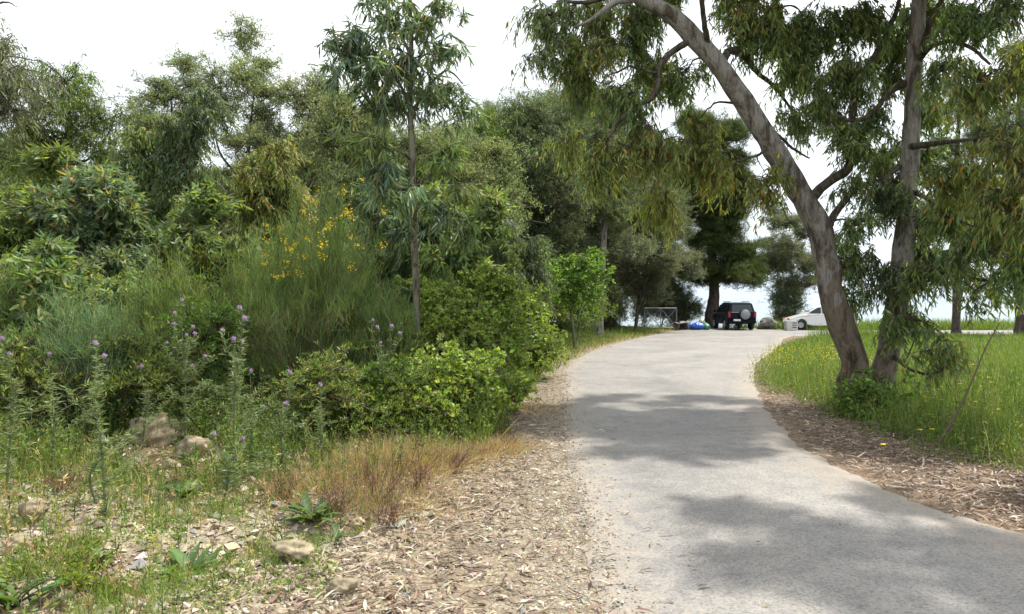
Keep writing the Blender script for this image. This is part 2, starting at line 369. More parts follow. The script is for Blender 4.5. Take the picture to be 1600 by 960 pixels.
# ---------- leaves
def leaves(mb, p, d, L, W, col, curve=0.25, seg=1, nrm=None):
    n = len(p)
    if nrm is None:
        s = unit(np.cross(d, rdir(n)))
    else:
        s = unit(np.cross(d, nrm + .35 * rng.normal(size=(n, 3))))
    nn = np.cross(s, d)
    L = L[:, None]; W = W[:, None]
    cv = curve * L * nn
    if seg == 1:
        v = np.stack([p, p + d * L * .42 - s * W * .5 + cv * .35, p + d * L + 0 * cv, p + d * L * .42 + s * W * .5 + cv * .35], 1)
        i = np.arange(n)[:, None] * 4
        f3 = np.concatenate([i + [[0, 1, 2]], i + [[0, 2, 3]]], 0)
        mb.add(v.reshape(-1, 3), f3=f3, col=np.repeat(col, 4, 0))
    else:
        v = np.stack([p,
                      p + d * L * .28 - s * W * .5 + cv * .4, p + d * L * .28 + s * W * .5 + cv * .4,
                      p + d * L * .66 - s * W * .36 + cv * .35, p + d * L * .66 + s * W * .36 + cv * .35,
                      p + d * L - cv * .15], 1)
        i = np.arange(n)[:, None] * 6
        mb.add(v.reshape(-1, 3), f3=np.concatenate([i + [[0, 2, 1]], i + [[3, 4, 5]]], 0), f4=i + [[1, 2, 4, 3]], col=np.repeat(col, 6, 0))

def blades(mb, p, d, L, W, col, bend=.35):
    """grass: base pair, mid pair, tip"""
    n = len(p); s = unit(np.cross(d, rdir(n))); L = L[:, None]; W = W[:, None]
    b = unit(np.cross(s, d)) * bend * rng.uniform(-1, 1, n)[:, None] * L
    v = np.stack([p - s * W * .5, p + s * W * .5, p + d * L * .5 - s * W * .38 + b * .25, p + d * L * .5 + s * W * .38 + b * .25,
                  p + d * L * (1 - .12 * bend) + b], 1)
    i = np.arange(n)[:, None] * 5
    mb.add(v.reshape(-1, 3), f3=i + [[2, 3, 4]], f4=i + [[0, 1, 3, 2]], col=np.repeat(col, 5, 0))

def pal(n, entries, jit=.18):
    cols = A([e[0] for e in entries]); wt = A([e[1] for e in entries], float); wt /= wt.sum()
    c = cols[rng.choice(len(cols), n, p=wt)]
    return c * (1 + jit * rng.normal(size=(n, 1))).clip(.45, 1.7) * (1 + .06 * rng.normal(size=(n, 3)))

PAL = {
    'euc': [((.070, .100, .045), 5), ((.095, .125, .045), 4), ((.060, .085, .050), 3), ((.13, .14, .04), 1.2), ((.20, .13, .04), .15), ((.12, .14, .09), 1.2)],
    'euc_yellow': [((.105, .125, .038), 5), ((.15, .15, .040), 2.5), ((.075, .10, .042), 4), ((.23, .14, .035), .45), ((.26, .09, .03), .12), ((.16, .17, .11), 1)],
    'euc_dark': [((.050, .075, .040), 5), ((.065, .085, .050), 3), ((.11, .12, .04), .8), ((.09, .11, .08), 1)],
    'euc_blue': [((.075, .105, .075), 5), ((.11, .14, .10), 2), ((.06, .085, .055), 3), ((.17, .16, .06), .6), ((.25, .14, .06), .2)],
    'olive': [((.095, .115, .070), 5), ((.14, .16, .11), 2.5), ((.070, .09, .050), 3), ((.12, .13, .05), 1)],
    'olive_dark': [((.055, .075, .045), 5), ((.085, .10, .068), 2.2), ((.04, .056, .034), 2)],
    'grey': [((.12, .135, .105), 5), ((.18, .19, .15), 2), ((.085, .10, .065), 3)],
    'pine': [((.040, .062, .022), 5), ((.065, .088, .024), 3), ((.10, .12, .03), 1.2)],
    'bright': [((.12, .20, .035), 5), ((.16, .25, .05), 3), ((.085, .15, .03), 3)],
    'lime': [((.15, .185, .045), 5), ((.19, .22, .07), 3), ((.10, .13, .035), 3), ((.22, .2, .06), .6)],
    'bramble': [((.095, .165, .030), 5), ((.15, .23, .045), 3), ((.055, .11, .022), 3), ((.21, .27, .08), 1.2), ((.24, .14, .05), .12)],
    'broom': [((.085, .125, .042), 5), ((.105, .15, .055), 3), ((.07, .10, .04), 3), ((.16, .15, .065), 1)],
    'broom_blue': [((.09, .135, .075), 5), ((.11, .165, .105), 3), ((.06, .10, .06), 3), ((.16, .17, .09), .6)],
    'grass': [((.125, .205, .040), 6), ((.18, .26, .055), 3), ((.09, .15, .032), 2), ((.26, .26, .11), .6)],
    'scrub': [((.09, .135, .035), 5), ((.13, .165, .045), 3), ((.19, .18, .075), 1.6), ((.07, .11, .035), 3), ((.27, .23, .13), .9)],
    'straw': [((.38, .29, .16), 5), ((.48, .40, .25), 4), ((.30, .20, .11), 3), ((.22, .11, .07), 1)],
    'litter': [((.33, .27, .21), 5), ((.46, .40, .32), 3.5), ((.22, .165, .12), 5), ((.12, .085, .065), 4), ((.26, .18, .14), 2)],
    'dock': [((.07, .13, .03), 5), ((.10, .17, .04), 3), ((.05, .10, .025), 3)],
    'bramble_light': [((.24, .34, .065), 5), ((.32, .42, .10), 3), ((.15, .24, .04), 3), ((.34, .36, .14), 1)],
    'silver': [((.12, .16, .075), 5), ((.17, .21, .12), 3), ((.10, .14, .05), 3)],
}
for k_ in ('euc', 'euc_yellow', 'euc_dark', 'euc_blue', 'olive', 'olive_dark', 'grey', 'pine', 'lime', 'broom', 'broom_blue', 'scrub', 'bramble', 'bright'):
    f_ = {'bramble': 1.25, 'bright': 1.2, 'lime': 1.25, 'euc': 2.25, 'euc_yellow': 2.15, 'olive': 2.15, 'olive_dark': 2.25, 'grey': 1.5, 'euc_dark': 1.9, 'euc_blue': 2.1, 'grey': 1.4, 'pine': 1.3, 'broom': 1.75, 'broom_blue': 1.55}.get(k_, 1.65)
    PAL[k_] = [((c_[0] * f_, c_[1] * f_ * 1.06, c_[2] * f_ * .9), w_) for c_, w_ in PAL[k_]]

STYLE = {   # leaf length, width, how strongly leaves hang, twig droop, leaf segments, palette
    'euc':    dict(L=(.08, .145), W=(.013, .023), hang=1.2, droop=.9, seg=2, pal='euc', curve=.18),
    'euc_big': dict(L=(.11, .20), W=(.014, .026), hang=.95, droop=.35, seg=2, pal='euc_blue', curve=.22),
    'euc_young': dict(L=(.09, .17), W=(.024, .042), hang=.35, droop=.15, seg=2, pal='euc', curve=.2),
    'olive':  dict(L=(.075, .12), W=(.020, .032), hang=-.45, droop=-.25, seg=1, pal='olive', curve=.2),
    'willow': dict(L=(.10, .17), W=(.014, .024), hang=.8, droop=.5, seg=1, pal='lime', curve=.2),
    'pine':   dict(L=(.16, .30), W=(.016, .026), hang=-.5, droop=-.05, seg=1, pal='pine', curve=.05),
    'broad':  dict(L=(.07, .12), W=(.045, .075), hang=.25, droop=.05, seg=1, pal='bright', curve=.2),
    'bramble': dict(L=(.035, .07), W=(.026, .048), hang=.1, droop=.05, seg=1, pal='bramble', curve=.25),
}

BOUGH = {   # bough radius, nodes, twigs per node, leaves per twig, boughs per clump area
    'euc': (.44, 13, 7, 11, 1.9), 'euc_big': (.36, 8, 6, 9, 1.25), 'euc_young': (.42, 10, 8, 10, 1.3), 'olive': (.78, 20, 7, 10, 2.6), 'willow': (.75, 18, 8, 11, 2.0),
    'pine': (.85, 26, 8, 12, 2.0), 'broad': (.55, 12, 6, 9, 1.3), 'bramble': (.42, 20, 8, 11, 2.3)}
BMESH = {}
def bough_mesh(style, pn, var):
    key = (style, pn, var)
    if key in BMESH: return BMESH[key]
    S = STYLE[style]; R, m, tn, per, _ = BOUGH[style]; mb = MB(); hang = style in ('euc', 'euc_big', 'willow')
    nodes = ball(m, .15) * R * .85 * [1.25, .85, .8] + rng.normal(size=(m, 3)) * R * .08
    if style not in ('euc', 'euc_big', 'euc_young', 'broad'): nodes = rng.normal(size=(m, 3)) * R * [.62, .42, .42]
    st = np.zeros((m, 3)); sub = bez(st, nodes * .5 + UP * R * .18 + rng.normal(size=(m, 3)) * R * .1, nodes, 5)
    wc = A([.11, .085, .055])
    tubes(mb, sub, np.linspace(.010, .004, 5)[None].repeat(m, 0) * (R / .45) ** .6, 3, col=wc)
    q = m * tn; s0 = sub[np.repeat(np.arange(m), tn), rng.integers(2, 5, q)]
    dd = rdir(q); dd[:, 2] = dd[:, 2] * .7 - S['droop'] * .3; ext = R * .62
    e0 = s0 + dd * ext * rng.uniform(.4, 1.05, (q, 1)); e0[:, 2] -= S['droop'] * ext * rng.uniform(.2, 1.4, q)
    tw = bez(s0, (s0 + e0) / 2 + UP * ext * (.05 + .35 * max(S['droop'], 0)), e0, 4)
    wd = .0035 if R < .6 else .005
    tubes(mb, tw, np.linspace(wd, wd * .5, 4)[None].repeat(q, 0), 3, col=wc)
    nl = q * per; ti = np.repeat(np.arange(q), per); tt = rng.uniform(.5, 3, nl); i0 = np.minimum(tt.astype(int), 2); u = (tt - i0)[:, None]
    p = tw[ti, i0] * (1 - u) + tw[ti, i0 + 1] * u; tang = unit(tw[ti, i0 + 1] - tw[ti, i0])
    d = tang * .5 + rdir(nl) * .8; d[:, 2] -= S['hang'] * rng.uniform(.4, 1.3, nl); d = unit(d)
    if R > .6: p = p + rng.normal(size=p.shape) * R * .05
    col = pal(nl, PAL[pn]) * (1 + .12 * rng.normal(size=(q, 1)))[ti]
    leaves(mb, p, d, rng.uniform(*S['L'], nl), rng.uniform(*S['W'], nl), col, S['curve'], S['seg'])
    BMESH[key] = mb.mesh('bough', M['leaf']); return BMESH[key]

def canopy(crown, b, wm, skel, clumps, style, dens=1.0, wood_r=.05, tint=(1, 1, 1)):
    """skel: (m,4) points xyz+radius the limbs may leave from. clump = (centre, radii, count, palette or None)"""
    S = STYLE[style]; R, _, _, _, bd = BOUGH[style]; jobs = []
    for cl in clumps:
        c = np.asarray(cl[0], float); r = np.asarray(cl[1], float); pn = cl[3] if len(cl) > 3 and cl[3] else S['pal']
        cost = np.linalg.norm(skel[:, :3] - c, axis=1) + .7 * np.clip(skel[:, 2] - c[2], 0, None) * (1 if style != 'euc' else .35)
        a = skel[np.argmin(cost)]; dist = np.linalg.norm(a[:3] - c)
        mid = (a[:3] + c) / 2 + UP * dist * .14 + rng.normal(size=3) * dist * .12
        lp = spline(np.vstack([a[:3], mid, c]), 14) + np.r_[np.zeros((1, 3)), rng.normal(size=(13, 3)) * dist * .012]
        r0 = min(a[3] * .55, wood_r * (.4 + .3 * dist ** .5))
        tubes(wm, lp[None], np.linspace(r0, r0 * .3, 14)[None], 5)
        m = max(1, int(round(r[0] * r[2] / R ** 2 * bd * dens)))
        nodes = c + ball(m, .2) * np.maximum(r - R * .5, R * .45)
        if m > 1:
            st = lp[rng.integers(7, 14, m)]; ln = np.linalg.norm(nodes - st, axis=1, keepdims=True)
            sub = bez(st, (st + nodes) / 2 + UP * ln * .2 + rng.normal(size=(m, 3)) * ln * .12, nodes, 6)
            tubes(wm, sub, np.linspace(r0 * .34, r0 * .12, 6)[None].repeat(m, 0).clip(.004 if R < .6 else .014, None), 4)
        else: nodes[0] = c
        for q in nodes: jobs.append((q, pn))
    def place():
        for q, pn in jobs:
            o = link('bough', bough_mesh(style, pn, int(rng.integers(0, 3))), crown_obj[0], tuple(q - b)); o.rotation_euler = (rng.normal() * .12, rng.normal() * .12, rng.uniform(0, 6.28))
            s_ = rng.uniform(.85, 1.2); o.scale = (s_ * rng.uniform(.85, 1.2), s_ * rng.uniform(.85, 1.2), s_ * rng.uniform(.8, 1.15)); t_ = rng.uniform(.85, 1.15); o.color = (tint[0] * t_ * rng.uniform(.93, 1.07), tint[1] * t_, tint[2] * t_ * rng.uniform(.9, 1.1), 1)
    crown_obj = crown
    return place

def make_tree(name, label, cat, trunkpts, clumps, style, bark='bark_dark', group=None, limbs=(), sides=14, wob=.05, per=12, twig_geo=True, wood_r=.05,
              leafmat='leaf', node_n=160, base=None, seg=60, dens=1.0, tint=(1, 1, 1)):
    """trunkpts rows x,y,z,r in world space; base = first point on the ground"""
    tp = spline(trunkpts, seg)
    b = A([tp[0, 0], tp[0, 1], hz(tp[0, 0], tp[0, 1])]) if base is None else A(base)
    root = thing(name, label, cat, tuple(b), group)
    tm = MB(); tubes(tm, tp[None, :, :3], tp[None, :, 3], sides, wob=wob)
    link('trunk', tm.mesh('trunk', M[bark], b, True), root)
    skel = [tp[len(tp) // 4:]]
    wm = MB()
    for lb in limbs:
        lp = spline(lb, 34); lp[:, :3] += np.cumsum(rng.normal(size=(34, 3)) * .004, 0)
        lm = MB(); tubes(lm, lp[None, :, :3], lp[None, :, 3], 9, wob=.04)
        lbm = 'bark_limb' if bark == 'bark_euc' else bark
        link('limb', lm.mesh('limb', M[lbm], b, True), root); skel.append(lp[8:])
    cro = []
    place = canopy(cro, b, wm, np.vstack(skel), clumps, style, dens, wood_r, tint)
    cro.append(link('crown', wm.mesh('crown', M['bark_limb'], b, True), root))
    place()
    return root

def auto_clumps(c, r, k, n, palette=None, cr=.42, flat=1.0, shell=.35):
    cr = cr * 1.15
    """k clumps filling an ellipsoid crown"""
    c = A(c); r = A(r); out_ = []
    pts = ball(k * 6, shell)
    chosen = [pts[0]]
    for _ in range(k - 1):       # farthest-point choice spreads the clumps
        dd = np.min(np.linalg.norm(pts[:, None] - A(chosen)[None], axis=2), 1); chosen.append(pts[np.argmax(dd * rng.uniform(.7, 1, len(dd)))])
    for q in chosen:
        s = cr * rng.uniform(.75, 1.25)
        out_.append((c + q * r * rng.uniform(.6, .97), r * s * A([1, 1, flat]), n // k, palette))
    return out_

# ================================================================== SETTING
# ---- ground sheet (dense near the camera, coarse out to the coast and inland)
def axis(lo, hi, a, b, step, g):
    core = np.arange(a, b, step); right = []; x = b; s = step
    while x < hi: right.append(x); s *= g; x += s
    left = []; x = a - step; s = step
    while x > lo: left.append(x); s *= g; x -= s
    return np.concatenate([left[::-1], core, right, [hi]])
gx = axis(-900, 900, -6, 8.5, .10, 1.10); gy = axis(-300, 100, 2.6, 13, .10, 1.07)
GX, GY = np.meshgrid(gx, gy)
Z = H(GX, GY)
gv = np.stack([GX, GY, Z], -1).reshape(-1, 3)
ni, nj = GX.shape; ii = np.arange(ni * nj).reshape(ni, nj)
gf = np.stack([ii[:-1, :-1], ii[:-1, 1:], ii[1:, 1:], ii[1:, :-1]], -1).reshape(-1, 4)
x = GX.ravel(); y = GY.ravel()
gravel = A([.34, .295, .215]); litterc = A([.20, .15, .11]); soil = A([.11, .09, .05]); mead = A([.09, .11, .035]); dust = A([.30, .265, .21]); straw = A([.30, .23, .12])
nz_ = vnoise(x, y, 2.2, 3) * .35
kv = smooth(-.35, .35, (ve(y) - x) + nz_)[:, None]
col = gravel * np.ones((len(x), 1)); 
lit = smooth(-.9, .5, x - ve(y) + nz_ * .6)[:, None]; col = col * (1 - lit * .55) + litterc * lit * .55
col = col * (1 - kv) + (soil * .75 + straw * .25) * kv
nearL = (smooth(6.2, 5.2, y + nz_) * smooth(-.2, -1.0, x))[:, None]; col = col * (1 - nearL) + gravel * nearL
kr = smooth(-.3, .3, x - ge(y) + nz_)[:, None]; col = np.where((x > re(y) - .3)[:, None], litterc * 1.2 * (1 - kr) + mead * kr, col)
kd = (smooth(1.0, 0.1, le(y) - x + nz_ * .5) * (x < le(y)))[:, None]; col = col * (1 - kd) + dust * kd
kf = smooth(45, 55, y)[:, None]; col = col * (1 - kf) + mead * 1.1 * kf
gm = MB(); gm.add(gv, f4=gf, col=col)
g = link('ground', gm.mesh('ground', M['ground'], smooth_=True), kind='structure')

# ---- road: one grid between its two ragged edges
def road_sheet(name, rows, L_, R_, z, ncol=36, rag=.05):
    ys = A(rows); jl = rag * (vnoise(ys, ys * 0, 4.0, 1) + .6 * vnoise(ys, ys * 0, 17.0, 2) + .35 * vnoise(ys, ys * 0, 43.0, 3)); jr = rag * (vnoise(ys, ys * 0, 3.6, 4) + .6 * vnoise(ys, ys * 0, 15.0, 6))
    u = np.linspace(0, 1, ncol)[None]; u = u + .06 * np.sin(2 * np.pi * u) * -1
    X = (L_(ys) + jl)[:, None] * (1 - u) + (R_(ys) + jr)[:, None] * u
    Y = np.broadcast_to(ys[:, None], X.shape)
    ed = np.minimum(X - (L_(ys) + jl)[:, None], ((R_(ys) + jr)[:, None] - X) * .75)
    Zc = z - .02 * np.exp(-(ed / .05))
    v = np.stack([X, Y, Zc], -1).reshape(-1, 3); a, b = X.shape; k = np.arange(a * b).reshape(a, b)
    f = np.stack([k[:-1, :-1], k[:-1, 1:], k[1:, 1:], k[1:, :-1]], -1).reshape(-1, 4)
    mb = MB(); mb.add(v, f4=f); me = mb.mesh(name, M['road'], smooth_=True, attr=False)
    at = me.attributes.new('edge', 'FLOAT', 'POINT'); at.data.foreach_set('value', (ed.ravel() / 1.0).clip(0, 1).astype(np.float32))
    return link(name, me, kind='structure')
ry = np.concatenate([np.arange(-3, 2.5, .25), np.arange(2.5, 14, .04), np.arange(14, 46, .12)])
road_sheet('road', ry, le, re, .024)
# gravel lane that leaves the parking place towards the right, behind the meadow
lx = np.arange(15, 60, .3)
LM = MB(); vv = []; 
for k_, xx in enumerate(lx):
    y0 = 35.4 + .12 * vnoise(A([xx]), A([0.]), 1.0, 1)[0]; y1 = 43 + .2 * vnoise(A([xx]), A([3.]), 1.0, 1)[0]
    for q in range(8): vv.append((xx, y0 + (y1 - y0) * q / 7, .018 + (-.015 if q in (0, 7) else 0)))
kk = np.arange(len(lx) * 8).reshape(len(lx), 8)
LM.add(vv, f4=np.stack([kk[:-1, :-1], kk[1:, :-1], kk[1:, 1:], kk[:-1, 1:]], -1).reshape(-1, 4))
lme = LM.mesh('side_lane', M['road'], attr=False); at_ = lme.attributes.new('edge', 'FLOAT', 'POINT'); at_.data.foreach_set('value', np.full(len(vv), .6, np.float32))
link('side_lane', lme, kind='structure')

# ---- sea below the edge of the land, out to the horizon
def water_mat():
    m, t, o = newmat('sea_water'); tcx = t.nodes.new('ShaderNodeTexCoord')
    n1 = N(t, 'ShaderNodeTexNoise', Scale=.35, Detail=6.0); t.links.new(tcx.outputs['Object'], n1.inputs['Vector'])
    bp = N(t, 'ShaderNodeBump', Strength=.35, Distance=.3); t.links.new(n1.outputs['Fac'], bp.inputs['Height'])
    pr = N(t, 'ShaderNodeBsdfPrincipled', Roughness=.6); pr.inputs['Specular IOR Level'].default_value = .3; pr.inputs['Base Color'].default_value = (.19, .235, .265, 1)
    t.links.new(bp.outputs[0], pr.inputs['Normal']); t.links.new(pr.outputs[0], o.inputs[0]); return m
sm_ = MB(); sm_.add([(-25000, 40, -12), (25000, 40, -12), (25000, 30000, -12), (-25000, 30000, -12)], f4=[[0, 1, 2, 3]])
link('sea', sm_.mesh('sea', water_mat(), attr=False), kind='structure')

# ================================================================== RIGHT: the two eucalyptus trees
def tpx(rows):   # px, py, depth, half-width px  -> x y z r
    return A([[*P(a, b, d), r * .93 / FPX * d] for a, b, d, r in rows])

D0 = 10.8
mt = tpx([(1334, 662, D0, 40), (1334, 636, D0, 31), (1335, 600, D0, 25), (1334, 560, D0, 23), (1312, 500, D0, 22.5), (1297, 450, D0, 21), (1289, 400, D0, 20), (1277, 350, D0, 22),
          (1247, 300, D0, 20.5), (1219, 250, D0 - .05, 19.5), (1188, 200, D0 - .1, 18.5), (1155, 150, D0 - .15, 17.5), (1120, 100, D0 - .2, 17), (1082, 58, D0 - .25, 16), (1045, 22, D0 - .3, 14.5),
          (1003, 2, D0 - .35, 11), (975, 1, D0 - .4, 7.5), (955, 8, D0 - .45, 5.5), (925, 31, D0 - .5, 3.4), (895, 45, D0 - .6, 2)])
mt[3:, 3] *= .93
limbs = [
    tpx([(1074, 66, 10.55, 6), (1052, 82, 10.5, 5.6), (1034, 104, 10.4, 5), (1029, 130, 10.35, 4.8), (1020, 155, 10.3, 4.6), (995, 169, 10.25, 4.2), (972, 188, 10.2, 3.6), (950, 222, 10.2, 2.4)]),
    tpx([(985, 2, 10.4, 6), (955, -2, 10.5, 4.5), (915, 5, 10.8, 3.5), (870, 2, 11, 2.2)]),
    tpx([(1128, 100, 10.6, 7), (1140, 80, 10.9, 6.5), (1162, 88, 11.2, 5.5), (1187, 116, 11.5, 4.5), (1215, 140, 11.7, 3), (1240, 175, 11.8, 1.8)]),
    tpx([(1262, 318, 10.8, 10), (1278, 298, 11, 8.5), (1300, 279, 11.1, 8), (1324, 262, 11.1, 7.5), (1332, 225, 11.1, 7), (1331, 170, 11.1, 6.5), (1338, 125, 11.1, 5.5), (1368, 85, 11.2, 5), (1390, 45, 11.3, 4.5), (1405, 5, 11.3, 3.5), (1415, -60, 11.3, 2)]),
    tpx([(1284, 372, 10.8, 9), (1298, 348, 10.9, 7), (1312, 325, 11, 6), (1330, 300, 11, 5), (1352, 285, 11, 3.5), (1385, 275, 11, 2)]),
    tpx([(1197, 222, 10.7, 4), (1190, 240, 10.6, 2.6), (1160, 250, 10.5, 1.8), (1140, 262, 10.4, 1.1)]),
    tpx([(1208, 210, 10.7, 4), (1222, 218, 10.8, 2.8), (1240, 232, 10.9, 2.2), (1265, 245, 11, 1.4)]),
    tpx([(1105, 82, 10.6, 5), (1098, 30, 10.2, 4.5), (1088, -60, 9.8, 4), (1060, -160, 9.5, 3)]),
    tpx([(1040, 18, 10.5, 7), (1010, -40, 10.4, 6), (985, -120, 10.2, 5), (930, -190, 10, 3)]),
    tpx([(1162, 92, 11.2, 5), (1190, 50, 11.3, 4.5), (1210, 0, 11.4, 4), (1230, -70, 11.4, 3)]),
]
def cl(px, py, d, rx, ry, n, p=None, rd=None):
    return (P(px, py, d), A([rx / FPX * d, (rd if rd else (rx + ry) / 2) / FPX * d, ry / FPX * d]), n, p)
def shade(x0, x1, y0, y1, n, lift=.95):
    o_ = []
    for _ in range(n):
        a, b_ = rng.uniform(x0, x1), rng.uniform(y0, y1); o_.append((A([a, b_, EYE + .437 * b_ + lift + rng.random() * .8]), A([.5, .5, .4]), 0, 'euc'))
    return o_
mc = shade(4.4, 8.4, 9.2, 11.4, 28) + shade(4.5, 8.2, 11.4, 14.6, 22) + [cl(880, 35, 11.2, 48, 42, 1300, 'euc'), cl(930, 75, 10.8, 55, 50, 2100, 'euc_yellow'), cl(985, 60, 11.3, 50, 55, 1900), cl(965, 140, 10.5, 48, 45, 1700), cl(920, 150, 11.4, 35, 45, 900, 'euc'),
      cl(1010, 210, 10.3, 62, 45, 2000, 'euc_yellow'), cl(950, 255, 10.5, 65, 50, 1900, 'euc_yellow'), cl(1070, 235, 11.4, 55, 48, 1700, 'euc_yellow'), cl(890, 225, 11.8, 32, 32, 650, 'euc_yellow'),
      cl(1030, 300, 11.6, 75, 30, 1100, 'euc_yellow'), cl(1055, 130, 11.3, 40, 40, 0), cl(1020, 120, 11.5, 45, 45, 0, 'euc_yellow'), cl(1000, 20, 11.6, 45, 35, 0), cl(930, 20, 11.2, 50, 35, 0, 'euc_yellow'), cl(1090, 190, 11.5, 35, 35, 0, 'euc_yellow'), cl(860, 80, 11, 26, 40, 0), cl(900, 110, 11.2, 30, 40, 0), cl(1125, 262, 11.2, 26, 36, 330, 'euc_yellow'),
      cl(1040, -20, 11.7, 60, 40, 1300), cl(1140, 0, 11.9, 55, 40, 1600), cl(1160, 60, 11.2, 50, 45, 1500), cl(1200, 20, 11.2, 60, 50, 2000, 'euc_yellow'), cl(1230, 110, 11.6, 60, 50, 1800),
      cl(1270, 50, 11.6, 60, 55, 2000), cl(1280, 160, 11.4, 55, 45, 1500), cl(1335, 110, 11.0, 50, 55, 1500), cl(1340, 30, 11.3, 55, 45, 1800), cl(1385, 120, 11.9, 40, 50, 1200), cl(1235, 190, 11.5, 32, 30, 450),
      cl(1320, 215, 10.9, 55, 38, 1300), cl(1370, 200, 11.3, 45, 45, 1200), cl(1330, 285, 10.9, 45, 30, 1100), cl(1370, 300, 11.0, 45, 45, 1300, 'euc_dark'), cl(1345, 350, 10.7, 40, 40, 1100),
      cl(1345, 410, 10.8, 26, 26, 0), cl(1205, 285, 10.4, 18, 30, 120, 'euc_yellow'), cl(1318, 395, 11.2, 18, 30, 260, 'euc_yellow'), cl(1330, 460, 11.2, 20, 30, 240),
      # crown above the frame, which shades the road
      cl(1000, -120, 11.2, 110, 60, 0), cl(900, -160, 11.6, 90, 60, 0), cl(1120, -90, 10.8, 110, 60, 0), cl(1220, -110, 11.2, 120, 70, 0), cl(1050, -220, 11.4, 120, 60, 0), cl(1180, -230, 11.8, 120, 60, 0)]
make_tree('eucalyptus_tree', 'big eucalyptus whose bare grey brown trunk leans left in an arch over the road', 'tree', mt, mc, 'euc', 'bark_euc', limbs=limbs, sides=30, wob=.035, seg=150, wood_r=.035, group='pair of eucalyptus trees rooted together on the right verge')

ut = tpx([(1372, 660, 10.7, 38), (1372, 630, 10.7, 27), (1378, 595, 10.8, 22), (1388, 550, 10.85, 20), (1398, 500, 10.9, 21), (1405, 450, 10.9, 20), (1410, 400, 10.95, 18.5), (1415, 340, 11, 17), (1420, 270, 11, 16), (1424, 190, 11, 15), (1427, 110, 11, 14.5),
          (1432, 40, 11, 13.5), (1436, -40, 11, 12), (1430, -160, 11, 9), (1415, -330, 11, 5), (1410, -430, 11, 2)])
ut[3:, 3] *= .88
ul = [tpx([(1426, 105, 11, 7), (1440, 75, 10.9, 6), (1450, 40, 10.8, 5), (1470, 0, 10.7, 4), (1500, -60, 10.5, 2)]),
      tpx([(1430, 100, 11, 6), (1455, 72, 10.6, 4), (1490, 65, 10.2, 3.5), (1520, 78, 9.8, 3), (1545, 100, 9.5, 2)]),
      tpx([(1412, 130, 11, 7), (1385, 150, 10.9, 5), (1368, 175, 10.8, 4), (1340, 195, 10.7, 3.5), (1300, 185, 10.7, 2)]),
      tpx([(1424, 230, 10.9, 6), (1470, 222, 10.2, 4), (1520, 218, 9.4, 3), (1560, 235, 9, 2)]),
      tpx([(1404, 262, 11, 5), (1395, 268, 10.7, 3), (1380, 285, 10.4, 2)]),
      tpx([(1430, 300, 10.9, 5), (1450, 310, 10.5, 3.4), (1480, 335, 10, 2.5), (1520, 350, 9.4, 1.6)]),
      tpx([(1395, 555, 10.8, 4), (1420, 575, 10, 2.6), (1445, 585, 9.5, 2), (1470, 578, 9.2, 1.2)]),
      tpx([(1410, 430, 10.9, 4), (1440, 420, 10.3, 3), (1480, 430, 9.8, 2.2), (1520, 455, 9.4, 1.4)])]
uc = [cl(1440, 20, 11.9, 55, 45, 1900, 'euc'), cl(1400, 60, 11.9, 40, 45, 1200), cl(1500, 35, 10.2, 55, 45, 1800, 'euc'), cl(1560, 20, 9.6, 60, 45, 1500), cl(1480, 110, 10.4, 35, 45, 800), cl(1455, 170, 11.8, 35, 40, 800),
      cl(1540, 130, 9, 52, 50, 1500, 'euc_yellow'), cl(1600, 100, 8.5, 60, 60, 1400, 'euc_yellow'), cl(1560, 215, 8.8, 55, 50, 1600, 'euc_yellow'), cl(1620, 220, 8.2, 60, 60, 1300, 'euc_yellow'),
      cl(1500, 270, 9.6, 52, 42, 1500, 'euc_yellow'), cl(1570, 310, 8.8, 60, 48, 1700, 'euc_yellow'), cl(1630, 340, 8, 60, 70, 1300, 'euc_yellow'), cl(1470, 330, 10.2, 45, 42, 1300), cl(1435, 370, 11.0, 40, 50, 1400, 'euc_dark'),
      cl(1530, 375, 9.2, 52, 45, 1400), cl(1590, 420, 8.6, 45, 38, 950, 'euc'), cl(1382, 425, 10.6, 24, 26, 0, 'euc_dark'), cl(1440, 430, 10.3, 26, 30, 0), cl(1490, 405, 10, 34, 25, 0),
      cl(1428, 500, 10.2, 18, 22, 0), cl(1470, 545, 9.4, 22, 14, 0, 'euc_yellow'), cl(1545, 440, 9.2, 22, 24, 190),
      cl(1390, 250, 11.8, 35, 40, 900), cl(1440, 250, 11.7, 30, 40, 700), cl(1400, 320, 11.6, 30, 35, 1100, 'euc'),
      cl(1440, -120, 11, 130, 80, 0), cl(1330, -180, 11.2, 110, 70, 0), cl(1560, -130, 10.8, 120, 80, 0), cl(1440, -300, 11.4, 130, 80, 0), cl(1680, -60, 9.4, 90, 70, 0)]
make_tree('eucalyptus_tree', 'upright eucalyptus right beside the leaning one with hanging foliage wrapped round its trunk', 'tree', ut, uc, 'euc', 'bark_euc', limbs=ul, sides=26, wob=.04, seg=120, wood_r=.035, group='pair of eucalyptus trees rooted together on the right verge')

